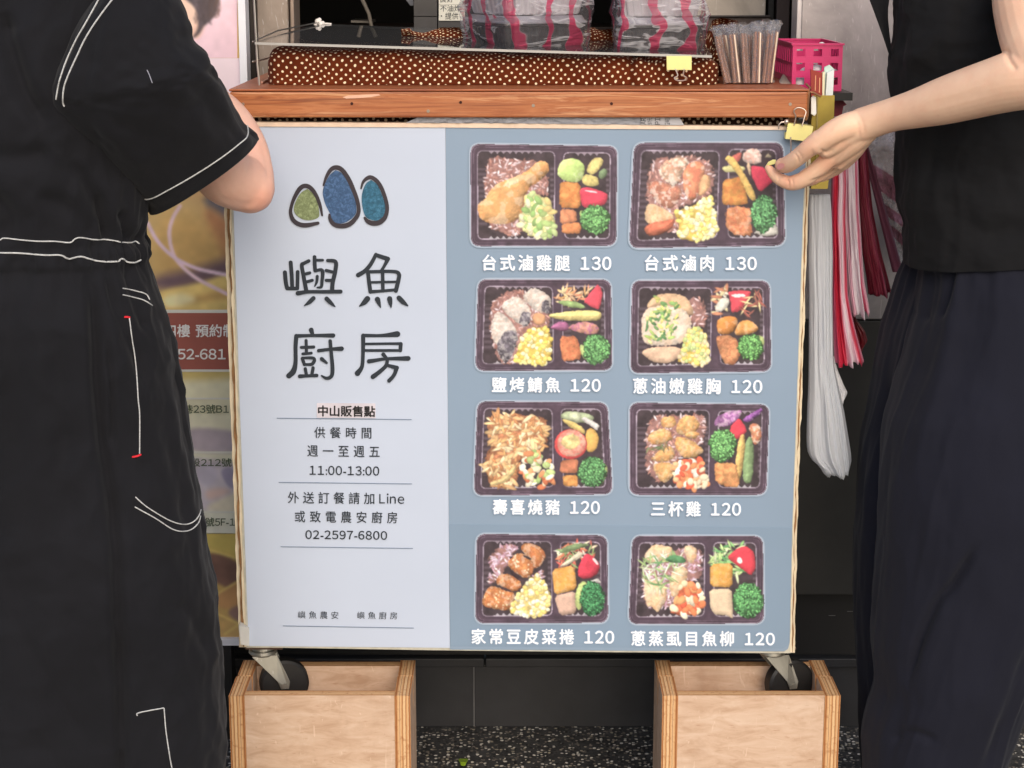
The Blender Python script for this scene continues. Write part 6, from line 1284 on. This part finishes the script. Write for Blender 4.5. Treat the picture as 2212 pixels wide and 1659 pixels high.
stitch(None, [bj], [(-30,520),(0,519),(8,515),(45,518),(83,521),(118,521),(150,524),(160,517),(172,513),(197,517),(225,518),(250,520),(264,524),(283,525),(292,521),(300,526)], .0009)
stitch(None, [bj], [(-30,545),(0,547),(42,547),(97,552),(130,551),(142,557),(150,559),(165,556),(178,555),(194,560),(217,565),(253,565),(258,561),(264,559),(271,563),(278,566),(292,566),(303,561)], .0011)
for pts in ([(265,623),(290,628),(314,635),(322,647)], [(265,637),(290,643),(311,649),(328,660)], [(279,687),(285,730),(292,780),(298,863),(301,893),(301,979)], [(293,1074),(319,1096),(361,1122),(394,1133),(416,1128),(428,1115),(433,1101)], [(292,1095),(333,1118),(369,1142),(394,1148),(414,1143),(428,1129),(432,1115)], [(296,1545),(297,1540),(324,1534),(353,1529)], [(354,1530),(358,1576),(364,1617),(372,1662)]): stitch(None, [bj], pts, .0008)
for pts in ([(270,685),(275,685),(279,686)], [(303,982),(296,985),(287,987)]): st = MB(); stitch(st, [bj], pts, .0014); st.build('red_bartack', M_redt, jb, True)
st = MB(); stitch(st, [bs_], [(318,152),(322,160),(326,170),(329,178)], .0006); st.build('lint', pm('grey_lint', (150, 150, 160), .9), jb, True)

# ---- right person: black top, navy trousers, hand at the clip
pr_ = root('person', (P(2120, 900, -.03).x, -.03, 0), 'person on the right in black top and navy trousers reaching to the board clip', 'person')
Y2 = -.03; m = MB()
limb(m, [(2150,-70,Y2,70),(2140,60,Y2,135),(2145,260,Y2,150),(2150,480,Y2,125),(2150,620,Y2-.01,130),(2150,720,Y2-.01,130)], 32, .55)
limb(m, [(2150,700,Y2-.03,100),(2130,1150,Y2-.04,76),(2090,1450,Y2-.04,64),(2040,1900,Y2-.04,44),(2036,1985,Y2-.04,40)]); limb(m, [(2070,740,Y2+.07,60),(1990,1150,Y2+.10,66),(1970,1450,Y2+.10,64),(1960,1760,Y2+.10,44),(1958,1850,Y2+.10,40)])
limb(m, [(2150,-60,Y2,56),(2150,-140,Y2,50),(2146,-190,Y2,50)])
limb(m, [(2240,-95,-.10,72),(2222,-30,-.19,76),(2228,60,-.24,72),(2250,140,-.285,66),(2266,172,-.30,62)])
limb(m, [(2266,170,-.30,62),(2205,172,-.275,65),(2145,187,-.25,60),(2049,215,-.205,52),(1986,233,-.175,43),(1931,247,-.15,36.5),(1890,260,-.132,36),(1862,270,-.122,37)], 30)
limb(m, [(2010,-20,Y2+.06,66),(1985,180,Y2+.14,56),(1990,330,Y2+.2,50),(1985,400,Y2+.28,34),(1980,450,Y2+.34,26)])
limb(m, [(1980,450,Y2+.34,28),(1978,490,Y2+.37,30)], 14, .6)
for k in range(4): limb(m, [(1970+k*9,500,Y2+.37,9),(1968+k*9,540,Y2+.37,8)], 10)
# right hand: palm from metacarpals, thumb on top, index bent towards the pinch, others curled behind
limb(m, [(1880,263,-.128,36),(1845,278,-.118,35),(1812,300,-.112,30),(1786,318,-.108,24)], 24)
limb(m, [(1868,276,-.118,34),(1836,305,-.108,31),(1808,330,-.098,25),(1792,342,-.094,20)], 22); limb(m, [(1862,284,-.108,32),(1836,318,-.096,29),(1812,346,-.084,22)], 20); limb(m, [(1858,292,-.10,28),(1842,322,-.085,24),(1822,350,-.07,18)], 18)
limb(m, [(1868,264,-.125,30),(1828,274,-.126,29),(1794,290,-.124,26),(1766,311,-.118,22.5)], 22)                 # thenar and thumb
limb(m, [(1772,304,-.118,25),(1750,318,-.112,20.5),(1732,333,-.102,19),(1714,347,-.09,18.5),(1699,356,-.078,18),(1690,357,-.072,16.5)], 22)
limb(m, [(1798,336,-.098,19.5),(1770,362,-.088,18.5),(1738,386,-.078,17.5),(1718,394,-.071,17),(1704,395,-.065,15.5),(1684,387,-.058,13.5),(1669,374,-.053,11.5),(1660,363,-.050,8.5)], 22)      # index
limb(m, [(1814,346,-.076,18),(1784,368,-.060,16),(1757,385,-.050,14.5),(1742,389,-.042,13.5),(1734,382,-.034,12),(1742,372,-.030,10)], 18)
limb(m, [(1822,346,-.060,16),(1798,368,-.046,14),(1776,380,-.038,13),(1766,380,-.030,12),(1768,370,-.024,10)], 16)
limb(m, [(1832,342,-.050,14),(1816,360,-.038,12),(1802,370,-.030,11),(1796,364,-.022,9.5)], 14)
hc2 = P(2148, -265, Y2-.01); hd2 = head(m, hc2, .082, (-.75, .6, -.5))
body2 = remesh(m, 'body', .0017, skin('skin_right', (240, 200, 170)), pr_, 3)
finish_skin(body2, [(1688,360,-.075,22),(1664,366,-.05,18),(1706,396,-.07,22),(1752,318,-.115,20),(1744,388,-.06,26),(1790,350,-.10,22),(1816,300,-.12,20)],
  [([(1748,392),(1776,384),(1802,370),(1826,350)], .0024, 3.2), ([(1770,322),(1786,330),(1800,322)], .0016, 4), ([(1700,384),(1704,396),(1702,408)], .0010, 2.2), ([(1709,383),(1713,396),(1711,409)], .0008, 2.2), ([(1679,378),(1682,388),(1678,396)], .0008, 2.2), ([(1716,331),(1723,341),(1727,354)], .0009, 2.4), ([(1722,326),(1730,336),(1734,349)], .0007, 2.4),
   ([(1838,246),(1852,266),(1856,300)], .0009, 4), ([(1848,240),(1862,262),(1868,296)], .0007, 4), ([(1800,272),(1778,296),(1752,316)], .0009, 5), ([(1826,300),(1800,326),(1784,344)], .0008, 4), ([(1838,310),(1822,334),(1806,352)], .0008, 4), ([(2172,104),(2180,130),(2196,152)], .003, 6), ([(2000,232),(2060,216),(2130,196)], .0007, 9)])
haircap(hc2, .082, *hd2, M_hair, pr_, .1)
shoe(P(2036, 1985, Y2-.04), (-.8, .6, 0), pr_, M_shoe); shoe(P(1958, 1850, Y2+.10), (-.8, .6, 0), pr_, M_shoe)
bb = bvh(body2)
w = on_surface([bb], [(1687+9*math.cos(a)*.9-3*math.sin(a), 359+6.5*math.sin(a)) for a in np.linspace(0, 2*math.pi, 15)[:-1]], .0011)
if len(w) > 8: m = MB(); m.flat(w); m.build('nail', pm('nail_pink', (232, 160, 156), .3, 0, .03), pr_, True)
M_top = fabric('black_jersey', (19, 19, 21), .18, .03); nzt = Noise(111); nzu = Noise(112)
def dt(PH, U, V):
    k = PH/(2*math.pi)*64; return -.005*np.abs(nzu.fbm(k*.25+V/400, V/170.+3, 3))-.0025*np.abs(nzt.fbm(U/90+V/140, V/80.-U/160, 2))+.005*nzt.fbm(k*.2+V/700, V/200., 3)+.0014*nzu.fbm(U/40, V/40., 3)+.004*nzt.at(k*.35+5, V/300.)*np.clip((V-320)/200, 0, 1)
m, _ = garment([(-112,2110,2190,Y2,.05),(-98,2060,2230,Y2,.07),(-60,1970,2300,Y2,.09),(-20,1932,2335,Y2,.10,0),(76,1927,2345,Y2,.118,0),(118,1922,2350,Y2,.12,0),(159,1925,2350,Y2,.12,0),(210,1932,2350,Y2,.12,0),(283,1937,2350,Y2,.12,0),(334,1934,2352,Y2,.12,-2),(382,1934,2355,Y2,.121,-6),(430,1941,2358,Y2,.122,-10),(484,1951,2360,Y2,.123,-14),(530,1953,2360,Y2,.124,-17),(553,1956,2360,Y2,.1245,-19)],
  [([(2180,105),(2150,160),(2110,240)], .010, 26), ([(1950,330),(2040,360),(2160,350)], .007, 30), ([(2010,420),(2080,480),(2180,470)], .006, 26), ([(1965,120),(1990,260),(1985,400)], .006, 30), ([(2100,20),(2130,80),(2170,110)], .009, 12)], dt, 240, 260)
m.grid([[Vector(p) for p in _[-1]], [Vector((p.x*.985+.015*P(2150,550,Y2).x, p.y*.96+.04*Y2, p.z+.002)) for p in _[-1]]], closed=True)
tp = m.build('top', M_top, pr_, True, 180)
m = MB(); rows = []     # loose front flap; a slit of daylight shows between it and the body
for j in range(30):
    t = j/29; v = -60+190*t; uL = np.interp(v, [-60,0,29,73,118,130], [1862,1879,1890,1906,1921,1925]); uR = np.interp(v, [-60,0,20,40,76,110,130], [1924,1921,1918.5,1918.5,1922,1927,1934])
    rows.append([P(uL+(uR-uL)*a, v, Y2+.004*math.sin(a*3.1)-.01*a) for a in np.linspace(0, 1, 10)])
m.grid(rows); r2 = [[Vector(p)+Vector((0, .003, 0)) for p in r_] for r_ in rows]; m.grid(r2); m.build('front_flap', M_top, tp, True, 180)
M_navy = fabric('navy_twill', (23, 24, 35), .14, .05); nzn = Noise(121)
def dn(PH, U, V):
    k = PH/(2*math.pi)*64; return -.004*np.abs(nzu.fbm(k*.3+V/600, V/260.+3, 3))+.006*nzn.at(k*.3, V/380.)+.0035*nzn.at(k*.7+5, V/200.)*np.exp(-((V-560)/160)**2)+.002*nzu.fbm(U/60, V/110., 3)
m, _ = garment([(520,1990,2345,Y2-.01,.105,-15),(557,1992,2350,Y2-.01,.112,-15),(620,1985,2352,Y2-.02,.118,0),(700,1968,2350,Y2-.03,.12,0),(780,1950,2345,Y2-.04,.12),(838,1932,2340,Y2-.045,.12),(892,1912,2335,Y2-.05,.12),(972,1901,2328,Y2-.05,.12),(1080,1894,2318,Y2-.05,.12),(1161,1895,2308,Y2-.05,.12),(1257,1888,2292,Y2-.05,.118),(1375,1880,2258,Y2-.05,.116),(1426,1883,2240,Y2-.05,.115),(1477,1889,2222,Y2-.05,.114),(1524,1876,2206,Y2-.05,.113),(1572,1865,2193,Y2-.05,.112),(1658,1864,2166,Y2-.05,.11),(1900,1868,2130,Y2-.05,.10),(1962,1870,2126,Y2-.05,.098)],
  [([(2068,1125),(2030,1195),(1987,1257),(1955,1340),(1930,1430)], .012, 9), ([(2034,556),(2018,620),(2000,672)], .010, 8), ([(2003,568),(1990,640),(1975,690)], .008, 7), ([(2165,560),(2175,700),(2180,900)], .004, 12), ([(2100,1600),(2150,1480),(2180,1350)], .006, 20), ([(1900,1560),(1940,1530),(1990,1540)], .006, 10)], dn, 240, 320)
tr = m.build('trousers', M_navy, pr_, True, 180)
m, _ = garment([(540,1958,2150,Y2+.06,.07,-8),(571,1957,2150,Y2+.06,.08,0),(584,1948,2150,Y2+.06,.085),(622,1936,2150,Y2+.06,.09),(676,1917,2150,Y2+.07,.095),(743,1900,2140,Y2+.08,.10),(824,1883,2130,Y2+.09,.10),(894,1871,2120,Y2+.10,.10),(927,1863,2115,Y2+.10,.10),(999,1854,2110,Y2+.10,.10),(1080,1847,2100,Y2+.10,.10),(1161,1843,2096,Y2+.10,.10),(1269,1842,2090,Y2+.10,.10),(1335,1842,2080,Y2+.10,.10),(1420,1850,2075,Y2+.10,.10),(1500,1856,2070,Y2+.10,.10),(1658,1862,2060,Y2+.10,.098),(1830,1866,2050,Y2+.10,.095)],
  [([(1905,800),(1890,900),(1880,1050)], .006, 10)], dn, 160, 240)
m.build('trouser_leg', M_navy, tr, True, 180)
# the yellow scrap held between thumb and finger
m = MB(); m.prism([P(1655,358,-.052), P(1660,350,-.054), P(1670,345,-.056), P(1676,345,-.058), P(1676,354,-.058), P(1664,357,-.055)], (0, .003, 0))
tag(m.build('yellow_clip_end', M_clip, None, bev=.0004), 'small yellow clip end pinched between thumb and finger of the right person', 'clip')
